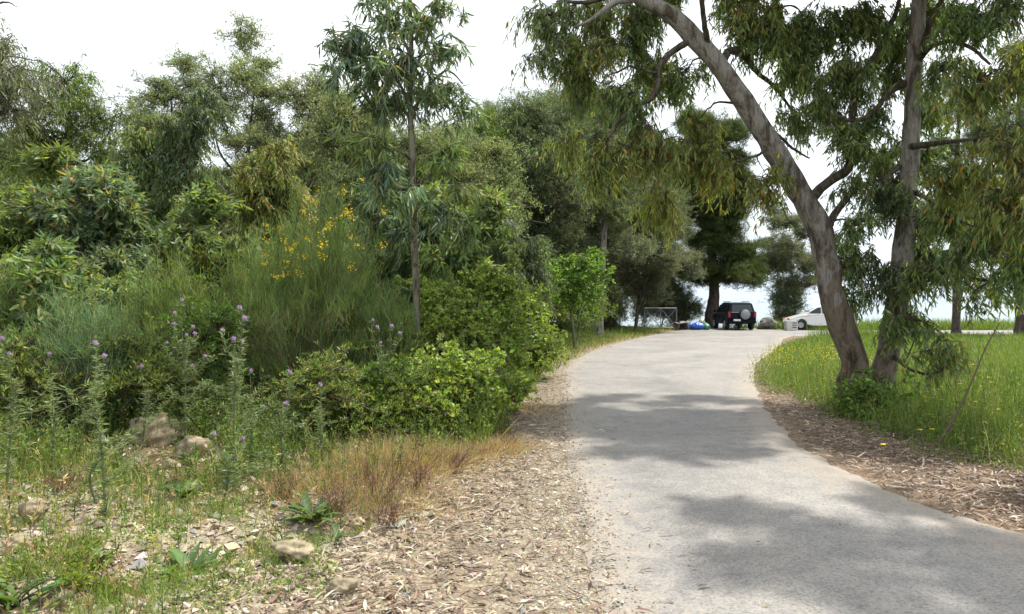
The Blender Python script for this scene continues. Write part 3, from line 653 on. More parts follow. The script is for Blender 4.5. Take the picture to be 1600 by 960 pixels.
# eucalyptus behind the camera's right shoulder: only its shadow and overhanging crown tell of it
bt = A([[8.2, 3.2, 0, .26], [8.1, 3.3, 2, .22], [7.6, 3.8, 4.5, .18], [6.8, 4.6, 6.4, .13], [5.4, 5.6, 7.8, .06]])
bc = [(A([a, b, c]), A([r, r * .8, r * .6]), 0, 'euc') for a, b, c, r in ((5.2, 6.3, 7.3, 1.0), (6.6, 6.2, 7.2, 1.0), (7.9, 6.4, 7.0, .9), (4.9, 5.2, 7.2, .7), (5.6, 5.0, 7.6, .8), (7.2, 5.0, 7.0, .9), (6.4, 3.6, 7.0, .8))]
bc += shade(4.2, 8.6, 5.6, 7.6, 15, 1.6)
make_tree('eucalyptus_tree', 'eucalyptus standing just outside the view whose crown shades the road in front', 'tree', bt, bc, 'euc', 'bark_euc', wood_r=.05, twig_geo=False)

# ================================================================== LEFT: slender eucalyptus
st_ = tpx([(652, 640, 9.3, 9.5), (652, 600, 9.3, 8.5), (652, 520, 9.3, 8), (649, 420, 9.3, 7.5), (646, 330, 9.3, 7.2), (644, 240, 9.3, 6.8), (641, 160, 9.3, 6), (643, 80, 9.3, 5), (641, 0, 9.3, 4.2), (645, -90, 9.3, 3), (640, -190, 9.3, 1.6)])
st_[:, 3] *= .8
slm = [tpx([(644, 175, 9.3, 3.8), (625, 130, 9.2, 2.6), (590, 85, 9.1, 1.9), (540, 60, 9, 1.2), (515, 55, 9, .7)]), tpx([(643, 185, 9.3, 3.5), (665, 140, 9.4, 2.4), (700, 110, 9.5, 1.8), (725, 130, 9.5, 1)]),
       tpx([(644, 100, 9.3, 3), (620, 40, 9.2, 2), (590, 0, 9.1, 1.2)]), tpx([(644, 120, 9.3, 3), (668, 60, 9.3, 2), (690, 10, 9.4, 1.2)]),
       tpx([(645, 250, 9.3, 3), (620, 235, 9.1, 2), (590, 240, 8.9, 1.2)]), tpx([(646, 300, 9.3, 3), (672, 270, 9.2, 2), (710, 265, 9.1, 1.2)]),
       tpx([(643, 190, 9.3, 3), (618, 160, 9.5, 2), (585, 150, 9.6, 1.2)])]
scl = [cl(530, 75, 9, 26, 26, 130), cl(560, 60, 9.1, 24, 24, 130), cl(545, 105, 9, 26, 24, 120), cl(595, 110, 9.1, 32, 36, 300), cl(605, 30, 9.1, 36, 30, 340), cl(590, -15, 9.1, 40, 30, 320), cl(650, 30, 9.3, 35, 40, 420), cl(690, 10, 9.4, 30, 35, 330), cl(640, 100, 9.2, 34, 36, 340),
       cl(685, 80, 9.4, 34, 36, 380), cl(705, 140, 9.5, 28, 32, 280), cl(665, 150, 9.3, 26, 30, 240), cl(615, 165, 9.4, 28, 22, 180), cl(720, 175, 9.4, 16, 22, 90), cl(590, 155, 9.5, 18, 18, 90),
       cl(575, 215, 8.9, 45, 26, 340, 'euc'), cl(600, 260, 9, 50, 30, 360), cl(690, 240, 9.2, 40, 30, 360, 'euc'), cl(725, 290, 9.2, 45, 35, 420, 'euc'), cl(690, 330, 9.1, 40, 30, 330), cl(725, 360, 9.2, 36, 34, 330, 'euc'), cl(620, 300, 9, 30, 24, 170),
       cl(640, -90, 9.3, 70, 60, 900), cl(640, -190, 9.3, 50, 50, 500)]
make_tree('eucalyptus_tree', 'slender young eucalyptus with a thin straight trunk and long hanging leaves in the scrub', 'tree', st_, scl, 'euc_big', 'bark_slim', limbs=slm, sides=10, wob=.03, wood_r=.014, per=9, node_n=70)

# ---------- generic plants placed by photo column, top row and depth
def gz(px, d): X = (px - 800) / FPX * d; return X, hz(X, d)
HT = {}
def simple_tree(name, label, px, top, d, wpx, style, n, k=14, bark='bark_dark', low=.35, palette=None, cr=.42, depth=None, lean=0, group=None, stems=1, per=10, tg=False, flat=1.0, trunk_r=None, shell=.35, cat='tree', dens=1.0, tint=(1, 1, 1)):
    X, z0 = gz(px, d); ztop = P(px, top, d)[2]; Ht = ztop - z0; rw = wpx / 2 / FPX * d
    zc = z0 + Ht * (low + 1) / 2; rz_ = Ht * (1 - low) / 2
    tr = trunk_r or max(.035, Ht * .012); w1, w2, w3 = rng.normal(size=(3, 2)) * rw * .16
    t = A([[X, d, z0 - .1, tr * 1.35], [X + w1[0] * .5, d, z0 + Ht * .15, tr], [X + w1[0], d + w1[1], z0 + Ht * .36, tr * .75], [X + w2[0], d + w2[1], z0 + Ht * .6, tr * .45], [X + w3[0], d, z0 + Ht * .84, tr * .15]])
    limbs_ = []
    for s in range(stems - 1):
        a = rng.uniform(0, 6.28); q = A([math.cos(a), math.sin(a), 0]) * rw * rng.uniform(.45, .75); f = rng.uniform(.03, .4)
        b0 = A([X + w1[0] * f, d, z0 + Ht * f]); j_ = rng.normal(size=(4, 3)) * rw * .09; j_[0] = 0
        limbs_.append(np.c_[np.vstack([b0, b0 + q * .35 + UP * Ht * .14, b0 + q * .8 + UP * Ht * (.34 - f * .3), b0 + q * 1.1 + UP * Ht * (.52 - f * .3)]) + j_, [tr * .55, tr * .45, tr * .28, tr * .1]])
    cs = auto_clumps((X, d, zc), (rw, (depth or rw), rz_), k, n, palette, cr, flat, shell)
    r = make_tree(name, label, cat, t, cs, style, bark, limbs=limbs_, sides=8, wood_r=tr * .7, group=group, seg=24, dens=dens, tint=tint)
    HT[r.name] = Ht; return r

# ---------- background trees
BG = 'trees behind the scrub on the left'
o1 = simple_tree('olive_tree', 'loose grey green tree rising left of the others behind the scrub', 268, 66, 27, 120, 'olive', 15000, 13, low=.35, stems=4, group=BG, cr=.32, dens=.7)
o2 = simple_tree('olive_tree', 'airy grey green tree with dark forked branches showing against the sky', 385, 58, 26, 150, 'olive', 14000, 14, low=.38, stems=5, group=BG, cr=.30, dens=.62)
o3 = simple_tree('olive_tree', 'grey green tree between the forked one and the slender eucalyptus', 488, 60, 27, 150, 'olive', 17000, 15, low=.3, stems=4, group=BG, cr=.32, dens=.62)
simple_tree('olive_tree', 'dense olive coloured tree just left behind the slender eucalyptus', 570, 135, 24, 190, 'olive', 22000, 16, low=.12, stems=4, group=BG)
o5 = simple_tree('olive_tree', 'broad dull green tree just right behind the slender eucalyptus', 705, 175, 25, 210, 'olive', 26000, 18, low=.1, stems=4, group=BG, palette='olive')
o6 = simple_tree('holm_oak', 'dark rounded tree in the middle of the tree belt', 815, 138, 32, 210, 'olive', 28000, 18, low=.1, stems=3, group=BG, palette='olive_dark')
p7 = simple_tree('pine_tree', 'dark pine whose top stands out left of the hanging eucalyptus foliage', 905, 105, 37, 170, 'olive', 22000, 15, low=.3, stems=3, group=BG, palette='olive_dark')
simple_tree('olive_tree', 'pale silvery tree overhanging the verge beyond the tall bare trunk', 992, 310, 40, 165, 'olive', 26000, 18, low=.16, stems=4, group=BG, palette='grey')
simple_tree('holm_oak', 'dark tree closing the belt beside the far gate', 960, 190, 44, 200, 'olive', 24000, 16, low=.05, stems=3, group=BG, palette='olive_dark')
simple_tree('olive_tree', 'yellowish green tree peeping out right of the slender eucalyptus top', 757, 162, 29, 60, 'olive', 5000, 7, low=.4, stems=2, group=BG, palette='bright')
# far row (copies), closing the view between the trunks
far = [(-60, 215, 44, o6, 'leftmost'), (60, 235, 46, o5, 'second from the left'), (190, 245, 42, o6, 'third from the left'), (330, 250, 45, o5, 'fourth from the left'), (470, 215, 43, o6, 'fifth from the left'),
       (610, 205, 45, p7, 'sixth from the left'), (720, 190, 46, o6, 'seventh from the left'), (860, 215, 50, o5, 'eighth from the left'), (-180, 200, 40, o5, 'farthest out on the left')]
for px, top, d, src, wd in far:
    X, z0 = gz(px, d); s = (P(px, top, d)[2] - z0) / HT[src.name]
    copy_thing(src, (X, d, z0), rng.uniform(0, 6.28), (s * 1.25, s * 1.25, s), 'far tree in the back row of the belt, ' + wd, 'far trees in the back row')

for px, top, d, src, wd in ((330, 385, 17, o5, 'leftmost'), (430, 375, 18, o6, 'second from the left'), (520, 370, 17.5, o5, 'third from the left'), (610, 380, 18, o6, 'fourth from the left'), (690, 360, 18, o5, 'fifth from the left'), (150, 380, 17, o6, 'farthest out on the left'), (770, 370, 21, o6, 'rightmost')):
    X, z0 = gz(px, d); s = (P(px, top, d)[2] - z0) / HT[src.name]
    copy_thing(src, (X, d, z0), rng.uniform(0, 6.28), (s * 1.7, s * 1.7, s), 'dark bush closing the scrub behind the brooms, ' + wd, 'dark bushes behind the brooms')['category'] = 'bush'
# pine over the car
X, z0 = gz(1110, 48)
pt = A([[X, 48, z0 - .2, .55], [X + .05, 48, z0 + 1, .40], [X + .25, 48, z0 + 2.2, .36], [X + .1, 48, z0 + 5, .28], [X - .2, 48, z0 + 9, .2], [X, 48, z0 + 13, .08]])
pc = [cl(1125, 300, 48, 40, 30, 0), cl(1120, 360, 48, 40, 26, 0), cl(1110, 230, 48, 40, 24, 0), cl(1090, 300, 48, 40, 30, 0), cl(1150, 210, 48.5, 20, 16, 0), cl(1160, 310, 48, 20, 22, 0), cl(1130, 425, 48, 62, 26, 4200, rd=60), cl(1085, 420, 48, 45, 26, 2600, rd=50), cl(1165, 432, 47.5, 32, 18, 1600), cl(1100, 380, 48, 42, 24, 2400), cl(1150, 395, 48, 30, 20, 1300),
      cl(1135, 330, 48, 40, 24, 2600), cl(1095, 320, 48, 45, 30, 3000), cl(1145, 285, 48, 32, 24, 2200), cl(1150, 245, 48, 22, 18, 900), cl(1105, 260, 48, 50, 32, 3200), cl(1110, 210, 48, 42, 28, 2800), cl(1080, 190, 49, 35, 24, 1700), cl(1060, 270, 49, 40, 40, 2200), cl(1055, 350, 49, 35, 35, 1800)]
make_tree('pine_tree', 'tall dark pine whose layered crown spreads above the parked dark car', 'tree', pt, pc, 'pine', 'bark_dark', wood_r=.12, dens=2.3)
# grey feathery tree behind the boulder
simple_tree('tamarisk_tree', 'feathery grey green tree behind the boulder at the edge of the land', 1238, 320, 50, 105, 'olive', 11000, 14, low=.12, stems=4, palette='grey', cr=.32)
bsh = simple_tree('bush', 'low dark bush under the feathery tree, between boulder and white car', 1240, 455, 49, 60, 'olive', 3500, 7, low=.0, stems=3, palette='olive_dark', cat='bush')
simple_tree('bush', 'dark bush between the gate and the pine trunk', 1070, 450, 49, 52, 'olive', 4200, 9, low=.0, stems=3, palette='olive_dark', cat='bush')
simple_tree('bush', 'dark bush behind the metal gate', 1030, 425, 50, 85, 'olive', 5200, 10, low=.0, stems=3, palette='olive_dark', cat='bush')
# tall trunk beside the road on the left
lt = tpx([(934, 527, 34, 13), (934, 515, 34, 9.5), (936, 470, 34, 8), (939, 420, 34, 7), (944, 350, 34, 5.5), (946, 290, 34, 4.6), (940, 220, 34, 4), (930, 160, 34, 3), (925, 120, 34, 1.5)])
ltc = [cl(945, 170, 34, 40, 30, 1600), cl(920, 225, 34, 45, 30, 1700), cl(975, 260, 34, 40, 35, 1600), cl(900, 300, 34, 45, 35, 1800), cl(960, 330, 33.5, 35, 30, 1300), cl(985, 390, 34, 40, 30, 1500, 'grey')]
make_tree('eucalyptus_tree', 'tall pale bare trunk standing at the left roadside before the far gate', 'tree', lt, ltc, 'olive', 'bark_euc_pale', twig_geo=False, wood_r=.06)
# trees on the right beyond the lane
rt = tpx([(1494, 524, 38, 8.5), (1494, 505, 38, 6.8), (1495, 460, 38, 6.2), (1494, 400, 38, 5.8), (1497, 330, 38, 5), (1495, 240, 38, 4), (1500, 150, 38, 2)])
rtc = [cl(1495 + a, b, 38, 50, 36, 1300) for a, b in ((0, 170), (40, 230), (-45, 240), (10, 300), (60, 330), (-50, 340), (30, 380), (-20, 420))]
make_tree('eucalyptus_tree', 'slim reddish trunked tree beyond the meadow on the right', 'tree', rt, rtc, 'olive', 'bark_dark', twig_geo=False, wood_r=.06)
rt2 = tpx([(1596, 524, 36, 12), (1596, 505, 36, 9), (1594, 460, 36, 8), (1598, 400, 36, 7), (1595, 300, 36, 6), (1590, 180, 36, 4), (1600, 90, 36, 2)])
rtc2 = [cl(1590 + a, b, 36, 55, 40, 1400) for a, b in ((0, 110), (30, 190), (-45, 200), (0, 270), (50, 320), (-50, 330), (10, 390))]
make_tree('eucalyptus_tree', 'dark thick trunked tree cut by the right edge of the view beyond the lane', 'tree', rt2, rtc2, 'olive', 'bark_dark', twig_geo=False, wood_r=.07)

# left middle distance
def shaped(name, label, px, d, rows, style, palette=None, tr=.05, group=None, dens=1.0, tint=(1, 1, 1), cat='tree', extra=(), wood=None):
    X, z0 = gz(px, d); cs = [cl(a, b, d + rng.uniform(-.6, .6) * (c / FPX * d), c, e, 0, palette) for a, b, c, e in rows]
    ce = np.mean([c[0] for c in cs], 0); tp = max(c[0][2] for c in cs)
    t = A([[X, d, z0 - .1, tr * 1.3], [X * .7 + ce[0] * .3, d, z0 * .7 + ce[2] * .3, tr], [ce[0], d, ce[2], tr * .7], [cs[0][0][0], d, tp, tr * .25]])
    return make_tree(name, label, cat, t, cs, style, 'bark_dark', sides=8, seg=30, dens=dens, tint=tint, group=group, wood_r=wood or tr * .7, limbs=extra)
shaped('willow_tree', 'light green drooping tree near the left edge of the sky', 120, 16, [(105, 128, 26, 26), (80, 165, 34, 28), (128, 165, 34, 30), (60, 205, 36, 30), (110, 215, 40, 36), (160, 190, 28, 28), (165, 240, 36, 34), (90, 262, 44, 34), (40, 245, 34, 34), (140, 290, 40, 30)], 'willow', None, .09, tint=(.85, .95, .95))
shaped('casuarina_tree', 'thin feathery tree with bare arching twigs at the left edge', -70, 13, [(-20, 80, 26, 18), (5, 125, 34, 16), (-15, 150, 34, 20), (-40, 110, 40, 40)], 'willow', 'grey', .09, dens=.45,
       extra=[tpx([(-60, 200, 13, 5), (-30, 190, 13, 4), (15, 172, 12.9, 3), (45, 175, 12.8, 1.5), (60, 190, 12.8, .6)]), tpx([(-60, 160, 13, 4), (-20, 130, 13, 3), (30, 112, 12.9, 2), (62, 116, 12.8, .6)]), tpx([(-60, 140, 13, 4), (-20, 100, 13, 2.5), (20, 92, 12.9, 1.5), (70, 98, 12.8, .5)]),
              tpx([(-60, 180, 13, 4), (-10, 165, 13, 2.5), (20, 150, 12.9, 1.5), (38, 120, 12.8, .6)]), tpx([(-60, 20, 13, 4), (-20, 8, 13, 2.5), (10, 5, 12.9, 1.5), (30, 12, 12.8, .5)])])
simple_tree('bay_tree', 'dark green bushy tree low at the left edge behind the light green one', -5, 195, 20, 130, 'olive', 14000, 12, low=.05, stems=3, palette='olive_dark')
# young eucalyptus bushes
YG = 'young eucalyptus bushes in the scrub'
def ybush(px, top, d, wpx, n, label, palette='euc', low=.2, k=10, style='euc_young', lean=0, tint=(1, 1, 1)):
    return simple_tree('eucalyptus_bush', label, px, top, d, wpx, style, n, k, 'bark_slim', low, palette, stems=4, group=YG, per=9, tg=True, trunk_r=.035, lean=lean, cat='bush', tint=tint, dens=1.4)
shaped('eucalyptus_bush', 'dark narrow eucalyptus bush whose tip pokes above its neighbours', 290, 13, [(322, 145, 17, 20), (328, 175, 18, 18), (305, 185, 24, 24), (295, 215, 26, 22), (268, 200, 20, 14), (290, 245, 28, 24), (262, 240, 26, 20), (315, 275, 26, 24), (270, 290, 30, 26)], 'euc', 'euc_dark', .05, YG, 1.25, cat='bush')
ybush(225, 205, 13.5, 120, 3600, 'olive brown eucalyptus bush left of the dark narrow one', 'euc', .3, 9, 'euc')
ybush(315, 265, 11, 110, 3000, 'bright leaved eucalyptus bush standing before the dark narrow one', 'euc', .25, tint=(.9, .92, .95))
ybush(155, 255, 11.5, 150, 4400, 'wide grey green eucalyptus bush above the bluish broom', 'euc_blue', .2, 12)
ybush(40, 240, 12, 170, 4600, 'yellowish eucalyptus bush at the left edge', 'euc', .15, 12, tint=(.95, .95, .85))
ybush(430, 205, 15, 110, 3800, 'drooping yellow brown eucalyptus bush behind the flowering broom', 'euc_yellow', .25, 10, 'euc')
ybush(595, 225, 11.5, 130, 3600, 'dark eucalyptus bush touching the slender trunk from the left', 'euc_blue', .25, 10, 'euc_big')
ybush(700, 275, 11.5, 150, 4400, 'leafy eucalyptus bush right behind the slender trunk', 'euc', .15, 12)
ybush(90, 350, 9.5, 160, 3000, 'olive green low eucalyptus bush over the left broom', 'euc', .2, 9)
ybush(780, 300, 16, 150, 5000, 'olive eucalyptus bush between the slender trunk and the green sapling', 'olive_dark', .1, 12, 'euc')

# bright green sapling and brambles by the road
simple_tree('sapling', 'bright green broad leaved sapling reaching in front of the pale bare trunk', 900, 385, 25, 110, 'broad', 5200, 13, 'cane', .35, None, stems=4, cr=.36, trunk_r=.06)
simple_tree('sapling', 'fresh green sapling sticking out above the bramble thicket', 815, 385, 17, 110, 'broad', 4600, 12, 'cane', .4, None, stems=4, cr=.34, trunk_r=.05)
simple_tree('bush', 'dark green shrub in the gap left of the pale bare trunk', 880, 440, 29, 110, 'olive', 9000, 10, low=0, stems=3, palette='bramble_light', cat='bush', tint=(.6, .7, .6))
simple_tree('bush', 'shaded shrub under the broad leaved sapling', 935, 455, 38, 130, 'olive', 8000, 10, low=0, stems=3, palette='olive_dark', cat='bush')
BR = 'bramble thicket beside the road'
for px, top, d, wpx, n, lab in ((752, 415, 10.6, 128, 17000, 'large sunlit bramble mound bulging toward the road'), (700, 450, 9.7, 110, 9000, 'bramble mound at the foot of the slender eucalyptus'), (822, 470, 15, 46, 4500, 'small bramble mound nearest the road bend'), (705, 560, 8.6, 120, 6500, 'low bramble patch before the big mound')):
    simple_tree('bramble', lab, px, top, d, wpx, 'bramble', n, 16, 'cane', 0.0, 'bramble_light', cr=.40, stems=6, group=BR, per=12, tg=False, trunk_r=.012, shell=.5, cat='bush')
simple_tree('shrub', 'small glossy shrub growing against the foot of the two eucalyptus trunks', 1350, 612, 10.0, 44, 'bramble', 0, 3, 'twig', 0.1, 'bramble', stems=3, trunk_r=.008, cr=.4, cat='bush', dens=.3)

# ================================================================== BROOM BUSHES
def flower_mesh():
    mb = MB(); n = 16
    d = rdir(n); d[:, 2] = np.abs(d[:, 2]) * .8; d = unit(d)
    leaves(mb, rng.normal(size=(n, 3)) * .022, d, rng.uniform(.016, .026, n), rng.uniform(.011, .018, n), pal(n, [((.72, .56, .03), 3), ((.62, .42, .02), 1)], .08), .3)
    return mb.mesh('flower', M['petal'])
FLM = [flower_mesh() for _ in range(3)]
def broom(label, px, top, d, wpx, n, palette='broom', flowers=0, fpts=(), dead=.12):
    X, z0 = gz(px, d); Ht = P(px, top, d)[2] - z0; rw = wpx / 2 / FPX * d; b = A([X, d, z0])
    root = thing('broom_bush', label, 'bush', tuple(b), 'broom bushes in the scrub')
    k = 24; a = rng.uniform(0, 6.28, k); rr = rng.uniform(.1, .85, k) ** .7 * rw
    e = b + np.c_[np.cos(a) * rr, np.sin(a) * rr * .8, Ht * rng.uniform(.22, .6, k)]
    s = b + np.c_[np.cos(a) * .2, np.sin(a) * .2, np.full(k, -.05)]
    ws = bez(s, (s + e) / 2 + UP * .12 + rng.normal(size=(k, 3)) * .16, e, 9)
    wm = MB(); tubes(wm, ws, np.linspace(.014, .005, 9)[None].repeat(k, 0), 4)
    link('stems', wm.mesh('stems', M['twig'], b, True), root)
    rm = MB()
    # second-order shoots ending all through a rounded volume
    q = 420; u = ball(q, .12); u[:, 2] = np.abs(u[:, 2]) ** .8; u[:, 2] = .08 + .88 * u[:, 2]
    p1 = b + u * [rw, rw, Ht]
    i = rng.integers(0, k, (q, 6)); j = rng.integers(2, 9, (q, 6)); cand = ws[i, j]; dd_ = np.linalg.norm(cand - (p1 - UP * .25)[:, None], axis=2); g_ = np.argmin(dd_, 1); p0 = cand[np.arange(q), g_]
    sh = bez(p0, (p0 + p1) / 2 + rng.normal(size=(q, 3)) * .09 - UP * .03, p1, 6)
    tubes(rm, sh, np.linspace(.004, .002, 6)[None].repeat(q, 0), 3, col=A([.13, .15, .075]))
    n = int(n * .8); i = rng.integers(0, q, n); j = rng.integers(3, 6, n); p = sh[i, j] + rng.normal(size=(n, 3)) * .035
    dd = unit(unit(p - b) * .55 + UP * .6 + rng.normal(size=(n, 3)) * .36 + (rng.normal(size=(q, 3)) * .30)[i])
    L = rng.uniform(.10, .30, n) * (Ht / 2.6) ** .5
    c = pal(n, PAL[palette]) * (1 + .15 * rng.normal(size=(q, 1)))[i]
    low = (p[:, 2] - z0) / Ht < .42; dr = low & (rng.random(n) < .3) | (rng.random(n) < dead * .4)
    c[dr] = pal(int(dr.sum()), [((.26, .23, .16), 2), ((.18, .15, .10), 2)])
    blades(rm, p, dd, L, np.full(n, .0052 * max(1, d / 9)), c, .45)
    link('shoots', rm.mesh('shoots', M['grass'], b), root)
    for t in range(flowers):
        z = sh[rng.integers(0, q), 5]; 
        f = link('flower', FLM[t % 3], root, tuple(z - b + rng.normal(size=3) * .03)); f.rotation_euler = (0, 0, rng.uniform(0, 6)); s_ = rng.uniform(.7, 1.3); f.scale = (s_, s_, s_)
    for t, (fx, fy) in enumerate(fpts):
        pos = P(fx, fy, d - rw * rng.uniform(.75, .98)); f = link('flower', FLM[t % 3], root, tuple(pos - b)); f.rotation_euler = (0, 0, rng.uniform(0, 6)); s_ = rng.uniform(.8, 1.45); f.scale = (s_, s_, s_)
    return root
fp = [(500, 298), (482, 308), (494, 316), (487, 312), (475, 330), (492, 343), (540, 332), (534, 337), (550, 338), (545, 328), (508, 358), (548, 370), (505, 380), (478, 372), (458, 385), (463, 380), (455, 390), (504, 400), (444, 375), (418, 352), (418, 376), (415, 398), (412, 412), (476, 401), (549, 417), (560, 383), (598, 383), (600, 330), (433, 432), (468, 427), (445, 427), (450, 409), (438, 356), (518, 350), (565, 280), (537, 300)]
broom('big green broom with scattered yellow flowers in front of the slender eucalyptus', 500, 268, 9.2, 265, 26000, 'broom', 4, fp)
broom('bluish broom without flowers at the left, tips fanning upward', 135, 432, 7.8, 190, 15000, 'broom_blue')
broom('broom bush between the bluish one and the flowering one', 262, 375, 9.6, 200, 14000, 'broom')
broom('broom growing behind the left flank of the flowering one', 385, 340, 10.6, 150, 11000, 'broom')
broom('broom at the left edge below the yellowish bush', -10, 400, 9, 170, 10000, 'broom')
broom('low broom clump right of the flowering one by the thin trunk', 605, 430, 8.8, 110, 8000, 'broom', 0)
broom('thin broom with a few orange flowers under the slender tree', 690, 400, 10.4, 110, 7000, 'broom', 3)

# low leafy shrubs that close the scrub between and below the brooms
STYLE['herb'] = dict(L=(.03, .08), W=(.007, .018), hang=-.7, droop=-.1, seg=1, pal='scrub', curve=.2)
BOUGH['herb'] = (.34, 16, 9, 9, 2.0)
LS = 'low shrubs filling the scrub'
for px, top, d, wpx, pn, lab in ((40, 520, 7.4, 150, 'scrub', 'yellowish low shrub at the left edge behind the purple thistles'), (230, 520, 8.0, 150, 'scrub', 'low shrub between the tall thistle and the thistle crowd'), (330, 470, 8.6, 130, 'bramble', 'green low shrub behind the thistle crowd'),
        (520, 540, 7.9, 140, 'scrub', 'low twiggy shrub at the foot of the flowering broom'), (600, 560, 8.0, 130, 'bramble', 'low green shrub before the slender trunk'),
        
        (640, 620, 7.9, 110, 'bramble_light', 'small green shrub at the foot of the slender trunk'), (722, 605, 8.6, 96, 'bramble_light', 'small green shrub at the roadside corner of the scrub'), (20, 400, 9.4, 130, 'scrub', 'shrub at the left edge under the yellowish bush'),
        (300, 400, 10.5, 130, 'lime', 'pale shrub between the two middle brooms'), (560, 470, 9.6, 150, 'scrub', 'shrub behind the right flank of the flowering broom'), (620, 500, 9.0, 100, 'scrub', 'shrub touching the slender trunk from the left')):
    simple_tree('shrub', lab, px, top, d, wpx, 'herb', 0, 8, 'twig', 0.0, pn, .45, group=LS, stems=4, trunk_r=.01, shell=.1, cat='bush', dens=.75)

# ================================================================== THISTLES
def head_mesh():
    mb = MB()
    a = np.arange(8) / 8 * 6.283
    prof = [(0, .004), (.008, .012), (.018, .013), (.026, .009)]
    v = A([[r * math.cos(t), r * math.sin(t), z] for z, r in prof for t in a]); k = np.arange(32).reshape(4, 8)
    mb.add(v, f4=np.stack([k[:-1], np.roll(k[:-1], -1, 1), np.roll(k[1:], -1, 1), k[1:]], -1).reshape(-1, 4), col=A([.16, .19, .12]))
    n = 46; ph = rng.random(n) * 6.283; tl = rng.uniform(.1, 1.25, n)
    d = np.c_[np.sin(tl) * np.cos(ph), np.sin(tl) * np.sin(ph), np.cos(tl)]
    blades(mb, np.tile([0, 0, .022], (n, 1)) + d * .006, d, rng.uniform(.018, .028, n), np.full(n, .0045), pal(n, [((.46, .28, .54), 4), ((.60, .46, .66), 4), ((.34, .16, .42), 1)], .1), .4)
    return mb.mesh('flower_head', M['petal'])
HM = [head_mesh() for _ in range(3)]
def thistle(label, bx, by, d, heads, leafn=220, spread=.05):
    """bx,by: pixel where the stem meets the ground; heads: pixels of the flower heads"""
    X = (bx - 800) / FPX * d; b = A([X, d, hz(X, d)])
    root = thing('thistle', label, 'thistle', tuple(b), 'purple flowering thistles in the left scrub')
    sm = MB(); lm = MB()
    hp = A([P(hx, hy, d + rng.uniform(-.15, .15)) for hx, hy in heads])
    topz = hp[:, 2].max(); cx = hp[:, 0].mean()
    main = spline(A([b - UP * .05, b * .6 + A([cx, d, topz]) * .4 + rng.normal(size=3) * .03, A([cx, d, b[2] + (topz - b[2]) * .72])]), 12)
    tubes(sm, main[None], np.linspace(.009, .005, 12)[None], 6, col=A([.17, .21, .12]))
    allp = [main]
    for q in hp:
        i = rng.integers(6, 12); s = main[i]
        br = bez(s[None], ((s + q) / 2 + (q - s) * A([.35, .35, -.15]))[None], (q - UP * .01)[None], 8)
        tubes(sm, br, np.linspace(.004, .0025, 8)[None], 5, col=A([.18, .22, .13])); allp.append(br[0])
    for t in range(3 + len(heads)):
        i = rng.integers(1, 9); a = rng.uniform(0, 6.28); l = rng.uniform(.18, .38)
        q = main[i] + A([math.cos(a) * l, math.sin(a) * l, rng.uniform(.02, .3)])
        br = bez(main[i][None], (main[i] * .4 + q * .6 - UP * .04)[None], q[None], 8); tubes(sm, br, np.linspace(.004, .002, 8)[None], 4, col=A([.17, .21, .12])); allp.append(br[0])
    ap = np.vstack(allp + [main] * 3); n = leafn * (2 + len(heads) // 2)
    p = ap[rng.integers(0, len(ap), n)] + rng.normal(size=(n, 3)) * .012
    dd = rdir(n); dd[:, 2] = np.abs(dd[:, 2]) * .6 - .05; dd = unit(dd)
    leaves(lm, p, dd, rng.uniform(.02, .075, n), rng.uniform(.003, .007, n), pal(n, [((c_[0] * 1.8, c_[1] * 1.75, c_[2] * 1.8), w_) for c_, w_ in PAL['silver']]), .3)
    link('stem', sm.mesh('stem', M['grass'], b, True), root); link('leaves', lm.mesh('leaves', M['grass'], b), root)
    for t, q in enumerate(hp):
        f = link('flower_head', HM[t % 3], root, tuple(q - b)); f.rotation_euler = (rng.uniform(-.6, .6), rng.uniform(-.6, .6), 0); s_ = rng.uniform(.9, 1.4); f.scale = (s_,) * 3
thistle('tall thistle with two purple heads rising from the gravel at the left', 165, 855, 4.9, [(150, 543), (163, 563)], 420)
thistle('thistle at the left edge with two large purple heads', 8, 780, 5.4, [(5, 535), (13, 558)], 300)
thistle('thistle with one pale head right of the left edge', 78, 760, 6, [(76, 558)], 260)
thistle('bushy thistle with a crowd of pale heads above the boulder', 290, 720, 7.0, [(284, 475), (270, 494), (273, 512), (292, 529), (305, 527), (298, 515), (258, 540), (321, 560), (302, 578)], 240)
thistle('tall thistle with lilac heads right of the boulder', 366, 800, 5.8, [(378, 488), (348, 521), (378, 505), (367, 537), (379, 540)], 330)
thistle('thistle with a single lilac head beside the brushwood', 392, 790, 6.2, [(391, 585)], 300)
thistle('low thistle with one dark head over the boulder', 220, 700, 7.2, [(220, 578)], 240)
thistle('short thistle with two heads above the smaller rock', 345, 810, 5.3, [(376, 692), (333, 684)], 260)
thistle('thistle with three heads in front of the flowering broom', 440, 770, 6.3, [(454, 589), (413, 641), (445, 637)], 300)
thistle('thistle with one bright head below the broom flowers', 502, 760, 6.6, [(502, 607)], 300)
thistle('thistle with a cluster of lilac heads left of the slender trunk', 600, 700, 8.0, [(580, 505), (592, 517), (610, 515), (592, 540), (625, 526)], 240)
thistle('small thistle with a dull purple head near the tall one at the left', 152, 850, 5.3, [(155, 690)], 160)

